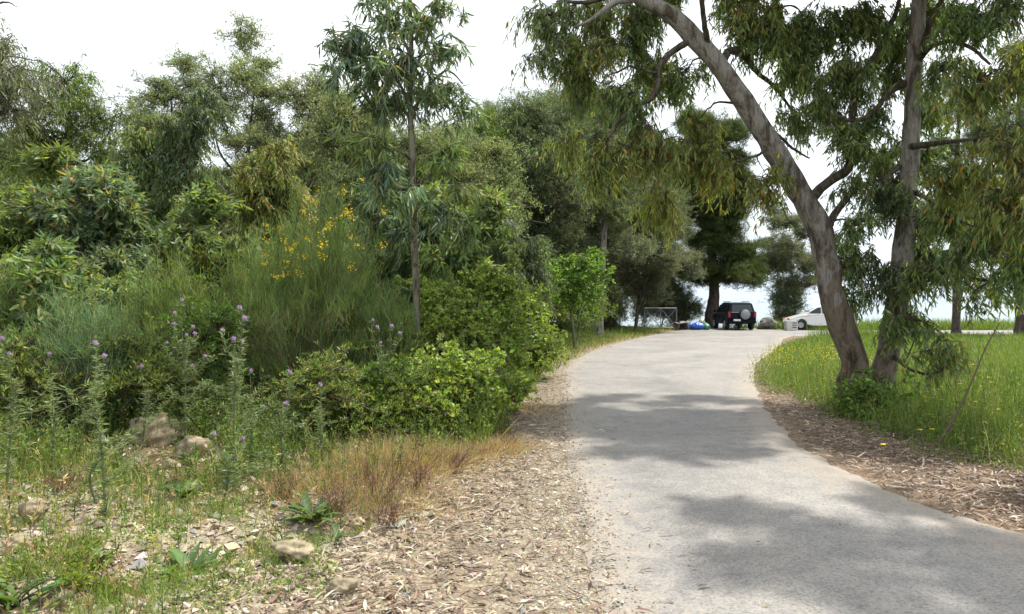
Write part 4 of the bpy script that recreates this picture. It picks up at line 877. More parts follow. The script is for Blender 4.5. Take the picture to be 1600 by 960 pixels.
# ================================================================== ROCKS
def rock(label, px, py, d, wpx, hpx, mat='rock', seed=1, name='rock', group='loose rocks on the stony verge', deep=.8, sink=.25):
    import bmesh
    bm = bmesh.new(); bmesh.ops.create_icosphere(bm, subdivisions=4, radius=1)
    W_ = wpx / 2 / FPX * d; Hh = hpx / 2 / FPX * d
    for v in bm.verts:
        p = v.co.copy()
        n1 = mnoise.noise(p * 1.1 + Vector((seed * 7.1, 0, 0))); n2 = mnoise.voronoi(p * 1.5 + Vector((0, seed * 3.3, 0)))[0][0]; n3 = mnoise.fractal(p * 4 + Vector((seed, seed, 0)), 1, 2, 4)
        n4 = mnoise.voronoi(p * 3.2 + Vector((seed, 0, seed)))[0][0]; f = 1 + .34 * n1 - .42 * (n2 - .35) + .10 * n3 - .12 * (n4 - .3)
        v.co = Vector((p.x * f * W_, p.y * f * W_ * deep, p.z * f * Hh))
    me = bpy.data.meshes.new('rock'); bm.to_mesh(me); bm.free(); me.materials.append(M[mat])
    me.polygons.foreach_set('use_smooth', np.ones(len(me.polygons), bool))
    q = P(px, py, d); o = link(name, me, None, (q[0], d, max(hz(q[0], d) + Hh * (1 - sink) * .8, q[2] * 0 + hz(q[0], d))))
    o.rotation_euler = (0, 0, seed * .7 % .6 - .3); return tag(o, label, 'rock', group)
rock('largest tan boulder half hidden in grass below the thistles', 243, 685, 7.6, 92, 60, seed=1)
rock('rounded mossy rock just right below the largest boulder', 301, 722, 6.9, 56, 46, seed=2)
rock('long flat yellowish stone on the gravel at bottom', 456, 884, 4.25, 68, 36, seed=3)
rock('smooth pale roundish stone nearest the camera beside the litter', 535, 930, 3.85, 44, 34, seed=4)
rock('upright tan stone at the lower left in the gravel', 52, 838, 4.85, 40, 44, seed=5)
rock('small pale stone beside the rounded mossy rock', 265, 740, 6.5, 18, 18, seed=6)
rock('flat whitish stone under the thistle at lower left', 30, 885, 4.3, 46, 30, seed=8)
rock('small cream stone at the edge of the dry brushwood', 555, 815, 5.2, 24, 18, seed=9)
rock('cream stone in the litter right of the brushwood', 745, 770, 6.0, 20, 13, seed=10)
rock('brown stone in the gravel hollow at bottom left', 245, 915, 4.0, 36, 24, seed=12)
rock('angular stone beside the broad leaved dock at bottom', 355, 915, 3.95, 34, 22, seed=13)
rock('big grey boulder at the far end of the road right of the dark car', 1202, 505, 44, 32, 26, 'rock_grey', 14, 'boulder', None, .9, .3)

# ---- gravel as stuff: jittered octahedra
def scatter(n, x0, x1, y0, y1, keep):
    X_ = rng.uniform(x0, x1, n); Y_ = y0 * (y1 / y0) ** rng.random(n); m = keep(X_, Y_); return X_[m], Y_[m]
OCT = A([[1, 0, 0], [-1, 0, 0], [0, 1, 0], [0, -1, 0], [0, 0, 1], [0, 0, -1.]])
OF = A([[0, 2, 4], [2, 1, 4], [1, 3, 4], [3, 0, 4], [2, 0, 5], [1, 2, 5], [3, 1, 5], [0, 3, 5]])
def pebbles(mb, X_, Y_, s):
    n = len(X_); v = OCT[None] * s[:, None, None] * rng.uniform(.55, 1.25, (n, 6, 1)) + rng.normal(size=(n, 6, 3)) * s[:, None, None] * .28
    v[..., 2] *= .62
    a = rng.uniform(0, 6.28, n); ca, sa = np.cos(a)[:, None], np.sin(a)[:, None]
    vx = v[..., 0] * ca - v[..., 1] * sa; vy = v[..., 0] * sa + v[..., 1] * ca
    v = np.stack([vx + X_[:, None], vy + Y_[:, None], v[..., 2] + (np.maximum(H(X_, Y_), np.where((X_ > le(Y_)) & (X_ < re(Y_)), .026, -99)) + s * .2)[:, None]], -1)
    c = pal(n, [((.34, .29, .21), 5), ((.46, .42, .34), 3), ((.24, .19, .135), 3), ((.30, .28, .25), 2)], .15)
    f = (np.arange(n) * 6)[:, None, None] + OF[None]
    mb.add(v.reshape(-1, 3), f3=f.reshape(-1, 3), col=np.repeat(c, 6, 0))
gmb = MB()
X_, Y_ = scatter(36000, -5.5, .6, 3.3, 7.5, lambda a, b: (a < le(b) - .02) & (rng.random(len(a)) < np.clip(.30 + .7 * smooth(-.4, -1.6, a), 0, 1) * np.where(a < ve(b), .5, 1)) & (np.abs(a) < b * .76 + .4))
pebbles(gmb, X_, Y_, .004 + .022 * rng.random(len(X_)) ** 3.2)
X_, Y_ = scatter(9000, -.8, 1.6, 5, 24, lambda a, b: (a < le(b) + .1) & (a > ve(b) - .3)); pebbles(gmb, X_, Y_, .005 + .012 * rng.random(len(X_)) ** 2)
X_, Y_ = scatter(90000, -.4, 3.5, 3.3, 16, lambda a, b: rng.random(len(a)) < .8 * np.exp(-((a - le(b) + .12) / .22) ** 2)); X_ = X_[:9500]; Y_ = Y_[:9500]; pebbles(gmb, X_, Y_, .004 + .009 * rng.random(len(X_)) ** 2)
X_, Y_ = scatter(1300, -5, -.6, 3.4, 7, lambda a, b: (a < ve(b) + 1.4) & (np.abs(a) < b * .76)); pebbles(gmb, X_, Y_, .025 + .035 * rng.random(len(X_)) ** 2)
tag(link('gravel', gmb.mesh('gravel', M['stone'])), 'pale limestone gravel strewn over the left verge', 'gravel', kind='stuff')

# ---- fallen eucalyptus leaves as stuff
def litter(mb, X_, Y_, s=1.0, palette='litter'):
    n = len(X_); a = rng.uniform(0, 6.28, n); d = np.c_[np.cos(a), np.sin(a), rng.normal(size=n) * .16]; d = unit(d)
    p = np.c_[X_, Y_, np.maximum(H(X_, Y_), np.where((X_ > le(Y_)) & (X_ < re(Y_)), .026, -99)) + .005 + rng.random(n) * .014]
    nr = np.tile([0, 0, 1.], (n, 1)) * rng.choice([-1, 1], n)[:, None]
    leaves(mb, p, d, (.035 + .115 * rng.random(n) ** 1.4) * s, rng.uniform(.006, .019, n) * s, pal(n, PAL[palette]), .22, 2, nr)
lmb = MB()
def keepL(a, b):
    u = (a - ve(b) + .35) / (le(b) + .15 - ve(b) + .35); pr = np.exp(-((u - .45) / .33) ** 2) * smooth(-1.9, -.9, a) + .0
    return rng.random(len(a)) < pr
X_, Y_ = scatter(34000, -2.4, 1.8, 3.2, 16, keepL); litter(lmb, X_, Y_)
def keepR(a, b):
    u = (a - re(b)) / (ge(b) + .25 - re(b)); pr = smooth(-.05, .25, u) * smooth(1.35, .9, u); return rng.random(len(a)) < pr
X_, Y_ = scatter(42000, 3.0, 6.8, 3.4, 17, keepR); litter(lmb, X_, Y_)
X_, Y_ = scatter(2600, .4, 6, 3.3, 24, lambda a, b: (a > le(b)) & (a < re(b)) & (rng.random(len(a)) < .10 + .06 * (b > 9) + .9 * np.exp(-np.minimum(a - le(b), re(b) - a) / .16))); litter(lmb, X_, Y_, .62)
X_, Y_ = scatter(3500, 1.0, 14, 14, 44, lambda a, b: (np.abs(a - le(b)) < .45) | (np.abs(a - re(b)) < .4)); litter(lmb, X_, Y_, 1.3)
tag(link('leaf_litter', lmb.mesh('leaf_litter', M['dry'])), 'pale dry eucalyptus leaves lying along both road edges', 'leaf litter', kind='stuff')
tw = MB(); n = 260; X_ = np.r_[rng.uniform(-1.2, .4, n // 2), rng.uniform(3.6, 4.6, n // 2)]; Y_ = rng.uniform(3.5, 9, n); m = (X_ < le(Y_)) | (X_ > re(Y_)); X_ = X_[m]; Y_ = Y_[m]; n = len(X_)
a = rng.uniform(0, 6.28, n); l = rng.uniform(.05, .22, n); p0 = np.c_[X_, Y_, H(X_, Y_) + .015]; p2 = p0 + np.c_[np.cos(a) * l, np.sin(a) * l, rng.random(n) * .02]
tubes(tw, bez(p0, (p0 + p2) / 2 + rng.normal(size=(n, 3)) * .015, p2, 5), np.linspace(.004, .002, 5)[None].repeat(n, 0), 4)
tag(link('fallen_twigs', tw.mesh('fallen_twigs', M['twig'])), 'small brown twigs fallen among the dry leaves', 'twigs', kind='stuff')

# ================================================================== GRASSES (stuff)
def grass(mb, X_, Y_, h, wd, palette, lean=.35, bend=.5, jit=.2):
    n = len(X_); d = np.c_[rng.normal(size=(n, 2)) * lean, np.ones(n)]; d = unit(d)
    blades(mb, np.c_[X_, Y_, H(X_, Y_) - .01], d, h, wd * np.ones(n), pal(n, PAL[palette], jit), bend)
def herb_field(n, x0, x1, y0, y1, keep, h0, h1, palette, nl=9, Lr=(.025, .06), Wr=(.006, .015)):
    X_, Y_ = scatter(n, x0, x1, y0, y1, keep); n = len(X_); h = rng.uniform(.55, 1.15, n) * (h0 + (h1 - h0) * smooth(6.0, 9.0, Y_ + .12 * X_))
    p0 = np.c_[X_, Y_, H(X_, Y_)]; top = p0 + np.c_[rng.normal(size=(n, 2)) * .16 * h[:, None], h]; mid = (p0 + top) / 2 + rng.normal(size=(n, 3)) * .05 * h[:, None]
    base = pal(n, PAL[palette], .2); tubes(mb, bez(p0, mid, top, 4), np.linspace(.003, .0015, 4)[None].repeat(n, 0), 3, col=np.repeat(base * .8, 12, 0))
    t = rng.uniform(.15, 1, (n, nl, 1)); q = (1 - t) ** 2 * p0[:, None] + 2 * t * (1 - t) * mid[:, None] + t * t * top[:, None]; q = q.reshape(-1, 3)
    d = rdir(len(q)); d[:, 2] = np.abs(d[:, 2]) * .9 + .15
    leaves(mb, q, unit(d), rng.uniform(*Lr, len(q)) * 1.2, rng.uniform(*Wr, len(q)), np.repeat(base, nl, 0) * (1 + .12 * rng.normal(size=(len(q), 1))), .25)
# meadow on the right
mb = MB()
def kR(a, b): return (a > ge(b) - .25 + .22 * vnoise(a, b, 2.4, 1)) & (a < b * .80 + .8) & ((b < 34.6) | (b > 44) )
X_, Y_ = scatter(120000, 4, 30, 5.2, 35, kR)
hh = (.12 + .22 * rng.random(len(X_)) ** 1.5) * (1 + .35 * vnoise(X_, Y_, .9, 2)) * smooth(-.3, .9, X_ - ge(Y_) + .2).clip(.35, 1) * np.where((X_ > 6.3) & (Y_ < 11), 1.35, 1)
grass(mb, X_, Y_, hh, .0045 + .0006 * Y_, 'grass')
X_, Y_ = scatter(60000, 4.5, 12, 5.4, 14, kR); 
p = np.c_[X_, Y_, H(X_, Y_) + rng.random(len(X_)) * .22]; d = rdir(len(X_)); d[:, 2] = np.abs(d[:, 2]); 
leaves(mb, p, unit(d), rng.uniform(.02, .06, len(p)), rng.uniform(.008, .022, len(p)), pal(len(p), PAL['grass']), .25)
X_, Y_ = scatter(9000, 14, 50, 43.5, 52, lambda a, b: a < b * .85); grass(mb, X_, Y_, rng.uniform(.25, .8, len(X_)), .03, 'grass')
X_, Y_ = scatter(2000, 4.6, 12, 5.4, 14, kR); grass(mb, X_, Y_, rng.uniform(.3, .5, len(X_)), .004, 'straw', .25)
X_, Y_ = scatter(22000, 4.5, 14, 5.4, 18, lambda a, b: kR(a, b) & (vnoise(a, b, 1.1, 21) > .05)); grass(mb, X_, Y_, rng.uniform(.3, .72, len(X_)), .0048, 'grass', .3, .7)
X_, Y_ = scatter(14000, 4.5, 22, 5.4, 30, lambda a, b: kR(a, b) & (vnoise(a, b, 1.7, 31) > .25)); grass(mb, X_, Y_, rng.uniform(.15, .5, len(X_)), .0055, 'scrub', .4)
X_, Y_ = scatter(7000, 4.5, 20, 5.2, 28, lambda a, b: kR(a, b) & (vnoise(a, b, 1.3, 41) > .3)); grass(mb, X_, Y_, rng.uniform(.2, .55, len(X_)), .005, 'straw', .35)
herb_field(1500, 4.6, 12, 5.6, 13, lambda a, b: kR(a, b) & (vnoise(a, b, 1.5, 51) > 0), .3, .5, 'bramble', 8)
herb_field(900, 4.6, 12, 5.6, 13, kR, .35, .6, 'scrub', 8)
X_, Y_ = scatter(2600, 12.2, 17.5, 32, 35.0, lambda a, b: a > ge(b) + .1); grass(mb, X_, Y_, rng.uniform(.3, .85, len(X_)), .014, 'grass', .3, .6)
X_, Y_ = scatter(2500, 16, 30, 43, 45, lambda a, b: a > 0); grass(mb, X_, Y_, rng.uniform(.3, .9, len(X_)), .025, 'grass', .3, .6)
tag(link('meadow_grass', mb.mesh('meadow_grass', M['grass'])), 'long bright green grass covering the right side of the road', 'grass', kind='stuff')
# verge grass at the bend on the left
mb = MB()
X_, Y_ = scatter(26000, -1, 13, 17, 46, lambda a, b: (a < le(b) - .15 + .1 * vnoise(a, b, 2, 2)) & (a > le(b) - 3.4)); grass(mb, X_, Y_, rng.uniform(.15, .5, len(X_)) * (1 - .5 * smooth(1.2, 0, le(Y_) - X_)), .016, 'grass')
X_, Y_ = scatter(9000, -1, 12, 17, 44, lambda a, b: (a < le(b) - .05) & (a > le(b) - .9)); grass(mb, X_, Y_, rng.uniform(.1, .3, len(X_)), .018, 'straw', .5)
tag(link('verge_grass', mb.mesh('verge_grass', M['grass'])), 'green grass strip along the left road edge at the bend', 'grass', kind='stuff')
# scrub floor on the left: mixed grasses and low herbs
mb = MB()
def kL(a, b): return ~((a > -2.3) & (b < 7.9) & (rng.random(len(a)) < .7)) & (((a + 3.55) / .75) ** 2 + ((b - 6.95) / .5) ** 2 > 1) & (((a + 3.05) / .5) ** 2 + ((b - 6.5) / .4) ** 2 > 1) & (a < ve(b) - .1 + .25 * vnoise(a, b, 2.1, 4)) & (a > -b * .78 - .6)
X_, Y_ = scatter(90000, -12, 1.0, 5.6, 15, kL)
hh = rng.uniform(.12, .42, len(X_)) * (1 + .45 * vnoise(X_, Y_, 1.3, 7)) * (.55 + .8 * smooth(6, 8.5, Y_ + .12 * X_))
grass(mb, X_, Y_, hh, .0042 + .0004 * Y_, 'scrub', .38)
X_, Y_ = scatter(45000, -11, .9, 5.9, 13, kL)
p = np.c_[X_, Y_, H(X_, Y_) + rng.random(len(X_)) * (.15 + .45 * smooth(6.2, 8.5, Y_))]; d = rdir(len(X_)); d[:, 2] = np.abs(d[:, 2]) * .8
leaves(mb, p, unit(d), rng.uniform(.02, .07, len(p)), rng.uniform(.007, .02, len(p)), pal(len(p), PAL['scrub']), .25)
herb_field(7000, -11, .9, 5.8, 11, kL, .32, .85, 'scrub')
herb_field(2200, -9, .4, 6.0, 10.5, kL, .35, 1.0, 'silver')
herb_field(1500, -9, .4, 6.0, 10.5, lambda a, b: kL(a, b) & (vnoise(a, b, 1.6, 12) > .1), .3, .8, 'bramble', 11, (.03, .06), (.014, .03))
tag(link('scrub_undergrowth', mb.mesh('scrub_undergrowth', M['grass'])), 'tangled green undergrowth between the bushes on the left', 'undergrowth', kind='stuff')
# sparse weeds on the gravel at the lower left
mb = MB()
X_, Y_ = scatter(34000, -4.9, -.8, 3.3, 6.8, lambda a, b: (vnoise(a, b, 2.6, 3) > .12) & (a > -b * .76 - .2) & (a < -1.3 + (b - 3.5) * .2)); grass(mb, X_, Y_, rng.uniform(.03, .2, len(X_)), .0038, 'scrub', .6)
X_, Y_ = scatter(16000, -4.8, -1.0, 3.3, 6.2, lambda a, b: (vnoise(a, b, 2.0, 9) > .12) & (a > -b * .76 - .2))
p = np.c_[X_, Y_, H(X_, Y_) + rng.random(len(X_)) * .05]; d = rdir(len(X_)); d[:, 2] = np.abs(d[:, 2])
leaves(mb, p, unit(d), rng.uniform(.015, .04, len(p)), rng.uniform(.008, .018, len(p)), pal(len(p), PAL['scrub']), .2)
herb_field(420, -5, -1.2, 3.3, 6.2, lambda a, b: (a > -b * .76 - .2) & (a < -1.5 + (b - 3.5) * .3), .16, .3, 'scrub')
herb_field(200, -5, -1.4, 3.3, 6.2, lambda a, b: (a > -b * .76 - .2) & (a < -1.7 + (b - 3.5) * .3), .2, .3, 'straw', 6)
tag(link('gravel_weeds', mb.mesh('gravel_weeds', M['grass'])), 'sparse low weeds sprouting through the gravel', 'weeds', kind='stuff')
# dry straw and reddish brushwood by the left verge
mb = MB()
def tuft(cx, cy, n, rad, h, palette, lean, bend=.6):
    n = int(n * .95); rad = rad * 1.35; a = rng.normal(size=(n, 2)) * rad; X_ = cx + a[:, 0]; Y_ = cy + a[:, 1]
    d = np.c_[a / rad * lean + rng.normal(size=(n, 2)) * lean * .5, np.ones(n)]
    blades(mb, np.c_[X_, Y_, H(X_, Y_) - .01], unit(d), h * rng.uniform(.5, 1.2, n), np.full(n, .0036), pal(n, PAL[palette], .2), bend)
for px, py, n, rad, h, ln in ((600, 745, 1500, .22, .34, .5), (660, 735, 1300, .2, .30, .5), (560, 765, 1300, .2, .30, .55), (700, 715, 900, .16, .24, .6), (790, 700, 900, .13, .20, .9), (760, 710, 700, .12, .20, .9), (640, 790, 700, .18, .2, .5), (560, 800, 700, .2, .22, .5), (720, 680, 800, .2, .22, .7),
                              (470, 790, 500, .16, .22, .5), (820, 640, 500, .2, .2, .6), (590, 690, 700, .3, .25, .6), (300, 760, 400, .4, .2, .5), (60, 770, 700, .4, .25, .6), (120, 740, 500, .3, .25, .5)):
    d_ = EYE * FPX / (py - HOR); tuft((px - 800) / FPX * d_, d_, n, rad, h, 'straw', ln)
tag(link('dry_grass', mb.mesh('dry_grass', M['grass'])), 'straw coloured dry grass between scrub and leaf litter', 'grass', kind='stuff')

def brush(label, px, py, n, h, group='dead reddish weed stalks'):
    d_ = EYE * FPX / (py - HOR); X = (px - 800) / FPX * d_; b = A([X, d_, hz(X, d_)])
    mb = MB(); e = b + np.c_[rng.normal(size=(n, 2)) * h * .45, rng.uniform(.5, 1, n) * h]; s = np.tile(b, (n, 1)) + rng.normal(size=(n, 3)) * [.04, .04, 0]
    st = bez(s, (s + e) / 2 + rng.normal(size=(n, 3)) * .03, e, 7); tubes(mb, st, np.linspace(.0035, .0015, 7)[None].repeat(n, 0), 4)
    q = n * 7; i = rng.integers(0, n, q); p = st[i, rng.integers(2, 6, q)]; e = p + unit(rdir(q) + UP * .7) * rng.uniform(.04, .12, (q, 1))
    tubes(mb, bez(p, (p + e) / 2, e, 4), np.linspace(.0018, .001, 4)[None].repeat(q, 0), 3)
    tag(link('dead_weed', mb.mesh('dead_weed', M['twig_red'], b), None, tuple(b)), label, 'weed', group)
brush('dead reddish weed standing tallest in the straw', 590, 790, 26, .42)
brush('dead reddish weed leaning over the gravel, nearest the broad leaved dock', 525, 810, 24, .32)
brush('dead reddish weed right of the tallest one', 655, 775, 22, .3)
brush('dead reddish weed in front of the others at the lower edge of the straw', 610, 825, 20, .26)
brush('small dead reddish weed on the gravel left of the straw', 440, 800, 18, .26)
brush('dead reddish weed at the right end of the straw by the litter', 715, 745, 20, .26)
brush('dead reddish weed low at the left beside the tall thistle', 100, 800, 18, .24)
brush('dead brown weed at the foot of the flowering broom', 575, 700, 22, .45)

# broad leaved docks on the gravel, each leaf a part
def dock(label, px, py, n, L, palette, upr=.9, group='broad leaved dock plants on the gravel'):
    d_ = EYE * FPX / (py - HOR); X = (px - 800) / FPX * d_; b = A([X, d_, hz(X, d_)]); root = thing('dock_plant', label, 'plant', tuple(b), group)
    for t in range(n):
        a = rng.uniform(0, 6.28); el = rng.uniform(.75, 1.45) * upr; l = L * 1.45 * rng.uniform(.5, 1.15); wd = l * rng.uniform(.14, .24)
        k = 7; u = np.linspace(0, 1, k); r_ = A([math.cos(a), math.sin(a), 0]); s = A([-math.sin(a), math.cos(a), 0])
        ctr = A([r_ * (math.cos(el) * l * q + .25 * l * q * q) + UP * (math.sin(el) * l * q - .28 * l * q * q) for q in u])
        ww = wd * np.sin(np.pi * np.clip(u * .93 + .04, 0, 1)) ** .8 * .5 * (1 + .12 * rng.normal(size=k)); ww[-1] = 0.001
        v = np.concatenate([ctr + s * ww[:, None] + UP * ww[:, None] * .5, ctr, ctr - s * ww[:, None] + UP * ww[:, None] * .5]); i = np.arange(k - 1)
        f = np.concatenate([np.stack([i, i + k, i + k + 1, i + 1], 1), np.stack([i + k, i + 2 * k, i + 2 * k + 1, i + k + 1], 1)])
        mb = MB(); mb.add(v, f4=f, col=pal(1, PAL[palette])[0]); link('leaf', mb.mesh('leaf', M['leaf_thick'], smooth_=True), root, tuple(rng.normal(size=3) * [.02, .02, 0]))
dock('dock plant with upright dark green leaves at the bottom beside the gully', 290, 905, 26, .20, 'dock')
dock('dock plant right of the upright one on the gully edge', 330, 885, 14, .15, 'dock')
dock('spreading dark green plant at the foot of the dead weeds', 490, 820, 30, .18, 'dock', .7)
dock('small dark leaved plant below the spreading one', 520, 860, 12, .11, 'dock', .7)
dock('dark green plant in the middle of the gravel', 290, 800, 26, .16, 'dock')
dock('few large leaves under the boulder at the gravel edge', 205, 775, 9, .16, 'dock', .7)
dock('broad leaves at the bottom left corner', 20, 960, 14, .17, 'dock', .8)
dock('dark leaves left of the tall thistle stem', 45, 770, 10, .17, 'dock', .7)
dock('small leafy plant left of the upright dock', 150, 910, 10, .1, 'dock', .7)
dock('leafy plant in front of the rounded mossy rock', 300, 745, 10, .12, 'dock', .8)
# yellow green spurge cushions
def cushion(label, px, py, n, rad, h):
    d_ = EYE * FPX / (py - HOR); X = (px - 800) / FPX * d_; b = A([X, d_, hz(X, d_)]); mb = MB()
    lob = rng.normal(size=(9, 3)) * [rad * .75, rad * .6, 0]; q = ball(n, .2) * [rad * .42, rad * .4, h] * rng.uniform(.5, 1.2, (9, 1))[rng.integers(0, 9, n)]; q[:, 2] = np.abs(q[:, 2]); q = q + lob[rng.integers(0, 9, n)]; p = b + q; d = unit(q + UP * .1 + rng.normal(size=(n, 3)) * .06)
    leaves(mb, p, d, rng.uniform(.015, .032, n), rng.uniform(.010, .018, n), pal(n, [((.17, .24, .035), 4), ((.24, .29, .05), 3), ((.10, .16, .025), 3), ((.2, .15, .05), .5)]), .2)
    sm2 = MB(); k = 40; e = p[rng.integers(0, n, k)]; s = np.tile(b, (k, 1)); tubes(sm2, bez(s, (s + e) / 2 + UP * .01, e, 5), np.full((k, 5), .0018), 3, col=A([.2, .2, .08]))
    root = thing('spurge_plant', label, 'plant', tuple(b), 'yellow green low plants at the bottom left')
    link('leaves', mb.mesh('leaves', M['leaf'], b), root); link('stems', sm2.mesh('stems', M['cane'], b), root)
cushion('wide yellow green low plant at the bottom left', 80, 925, 1500, .24, .13)
cushion('small yellow green plant right of the wide one', 170, 930, 700, .13, .10)
cushion('yellow green plant behind the wide one', 110, 890, 700, .16, .08)

# yellow flowers standing in the right meadow
fm = MB(); n = 14; a = np.arange(n) / n * 6.283; leaves(fm, np.tile([0, 0, .36], (n, 1)), unit(np.c_[np.cos(a), np.sin(a), np.full(n, .35)]), np.full(n, .024), np.full(n, .011), pal(n, [((.85, .72, .03), 1)], .05), .2)
tubes(fm, bez(A([[0, 0, 0.]]), A([[.02, 0, .2]]), A([[0, 0, .36]]), 6), np.full((1, 6), .002), 4, col=A([.12, .2, .04])); FYM = fm.mesh('yellow_flower', M['petal'])
WHERE = {(1438, 672): 'yellow flower nearest the litter edge in the right meadow', (1380, 695): 'yellow flower lowest at the edge of the litter behind the shrub', (1590, 660): 'yellow flower farthest right, at the edge of the view'}
for px, py in ((1438, 672), (1380, 695), (1505, 640), (1457, 671), (1460, 622), (1455, 648), (1470, 605), (1472, 625), (1459, 652), (1448, 628), (1490, 632), (1525, 628), (1410, 617), (1422, 616), (1390, 618), (1520, 570), (1545, 590), (1560, 640), (1590, 660), (1500, 600), (1535, 660)):
    d_ = EYE * FPX / (py + 38 - HOR) ; d_ = max(6.8, min(d_, 12)); zt = P(px, py, d_)[2]; X = (px - 800) / FPX * d_; z0 = hz(X, d_); s = max(.4, (zt - z0) / .36)
    f = link('yellow_flower', FYM, None, (X, d_, z0)); f.scale = (1.3, 1.3, s); f.rotation_euler = (0, 0, rng.uniform(0, 6)); tag(f, WHERE.get((px, py), 'single yellow flower on a thin stalk in the right meadow'), 'flower', 'yellow flowers in the right meadow')
mb = MB(); n = 900; X_, Y_ = scatter(n, 5.6, 9.5, 15, 21, lambda a, b: (a > ge(b) + .1) & (a < ge(b) + 2.6)); n = len(X_); p = np.c_[X_, Y_, H(X_, Y_) + rng.uniform(.2, .42, n)]
leaves(mb, p, rdir(n), rng.uniform(.02, .035, n), rng.uniform(.02, .03, n), pal(n, [((.75, .62, .03), 1)], .1), .2)
tag(link('yellow_blossom', mb.mesh('yellow_blossom', M['petal'])), 'patch of tiny yellow blossoms in the grass left of the leaning trunk', 'flowers', kind='stuff')

# bare sapling leaning out of the meadow
sp = tpx([(1462, 716, 7.6, 2.6), (1470, 690, 7.6, 2.2), (1490, 655, 7.6, 1.8), (1515, 605, 7.6, 1.5), (1540, 545, 7.6, 1.2), (1562, 505, 7.6, .8)])
root = thing('bare_sapling', 'thin bare sapling leaning right out of the meadow by the litter', 'sapling', (sp[0, 0], sp[0, 1], hz(sp[0, 0], sp[0, 1])))
mb = MB(); s_ = spline(sp, 30); tubes(mb, s_[None, :, :3], s_[None, :, 3], 6); link('stem', mb.mesh('stem', M['twig'], root.location, True), root)
mb = MB(); i = rng.integers(4, 28, 16); p = s_[i, :3]; e = p + unit(rdir(16) + UP * .8) * rng.uniform(.08, .3, (16, 1)); tubes(mb, bez(p, (p + e) / 2, e, 5), np.linspace(.003, .0012, 5)[None].repeat(16, 0), 4); link('twigs', mb.mesh('twigs', M['twig'], root.location, True), root)

# ================================================================== far objects: cars, gate, rubbish, block
import bmesh
M['paint_dark'] = solid('dark_blue_paint', (.004, .005, .011), .5, noise=.1, spec=.12, coat=.03)
M['paint_white'] = solid('white_paint', (.72, .72, .72), .3, noise=.03, coat=.6)
M['glass'] = solid('dark_car_glass', (.02, .03, .034), .12, noise=.1, spec=.45)
M['rubber'] = solid('rubber', (.02, .02, .02), .8)
M['alloy'] = solid('alloy', (.35, .35, .36), .35, .8)
M['silver'] = solid('silver_cover', (.22, .24, .26), .35, .2)
M['red'] = solid('red_lamp_lens', (.35, .015, .015), .2)
M['amber'] = solid('amber_lens', (.6, .2, .02), .2)
M['plate'] = solid('plate_white', (.65, .65, .6), .4)
M['plastic'] = solid('black_plastic', (.025, .025, .027), .6)
M['metal'] = solid('galvanised_metal', (.22, .23, .24), .5, .6)

def box(bm, c, s, bev=0, taper=None):
    r = bmesh.ops.create_cube(bm, size=1)['verts']
    for v in r:
        f = 1.0
        if taper and v.co.z > 0: v.co.x *= taper[0]; v.co.y *= taper[1]
        v.co = Vector((v.co.x * s[0] + c[0], v.co.y * s[1] + c[1], v.co.z * s[2] + c[2]))
    if bev:
        es = list({e for v in r for e in v.link_edges}); bmesh.ops.bevel(bm, geom=es, offset=bev, segments=2, affect='EDGES')
def bobj(name, fn, mat, parent=None, loc=None, smooth_=False, kind=None):
    bm = bmesh.new(); fn(bm); bmesh.ops.recalc_face_normals(bm, faces=bm.faces); me = bpy.data.meshes.new(name); bm.to_mesh(me); bm.free(); me.materials.append(M[mat])
    if smooth_: me.polygons.foreach_set('use_smooth', np.ones(len(me.polygons), bool))
    return link(name, me, parent, loc)

def shell(bm, prof, width, crown=.06, ny=7):
    """loft a side profile (y,z closed polygon) across x with rounded flanks; prof rows y,z,halfwidth"""
    n = len(prof); xs = [-1, -.97, -.85, 0, .85, .97, 1]; ins = [.10, .03, 0, 0, 0, .03, .10]
    cy = sum(p[0] for p in prof) / n; cz = sum(p[1] for p in prof) / n; rows = []
    for x_, k in zip(xs, ins):
        rows.append([bm.verts.new((x_ * p[2], cy + (p[0] - cy) * (1 - k * .35), cz + (p[1] - cz) * (1 - k * .6))) for p in prof])
    for a_, b_ in zip(rows[:-1], rows[1:]):
        for i in range(n): bm.faces.new((a_[i], a_[(i + 1) % n], b_[(i + 1) % n], b_[i]))
    bm.faces.new(rows[0]); bm.faces.new(rows[-1][::-1])
def arch(cy, r, z0, hw, k=7):
    return [(cy + r * math.cos(t), max(z0, .33 + r * math.sin(t)), hw) for t in np.linspace(math.pi, 0, k)]
def wheel(parent, x_, y_, r=.34, wd=.22):
    def tyre(bm):
        bmesh.ops.create_cone(bm, cap_ends=True, radius1=r, radius2=r, depth=wd, segments=28)
        bmesh.ops.rotate(bm, verts=bm.verts, matrix=__import__('mathutils').Matrix.Rotation(math.pi / 2, 3, 'Y')); bmesh.ops.bevel(bm, geom=[e for e in bm.edges if len(e.link_faces) == 2 and e.calc_face_angle(0) > 1], offset=.03, segments=2, affect='EDGES')
    t = bobj('wheel', tyre, 'rubber', parent, (x_, y_, r), True)
    sx = 1 if x_ > 0 else -1
    def rim(bm):
        bmesh.ops.create_cone(bm, cap_ends=True, radius1=r * .62, radius2=r * .55, depth=.02, segments=20)
        for k in range(5):
            a_ = k * 1.2566; box(bm, (math.cos(a_) * r * .3, math.sin(a_) * r * .3, .014), (r * .18, r * .18, .02))
        bmesh.ops.rotate(bm, verts=bm.verts, matrix=__import__('mathutils').Matrix.Rotation(math.pi / 2 * sx, 3, 'Y'))
    bobj('rim', rim, 'alloy', t, (sx * (wd / 2 + .004), 0, 0))

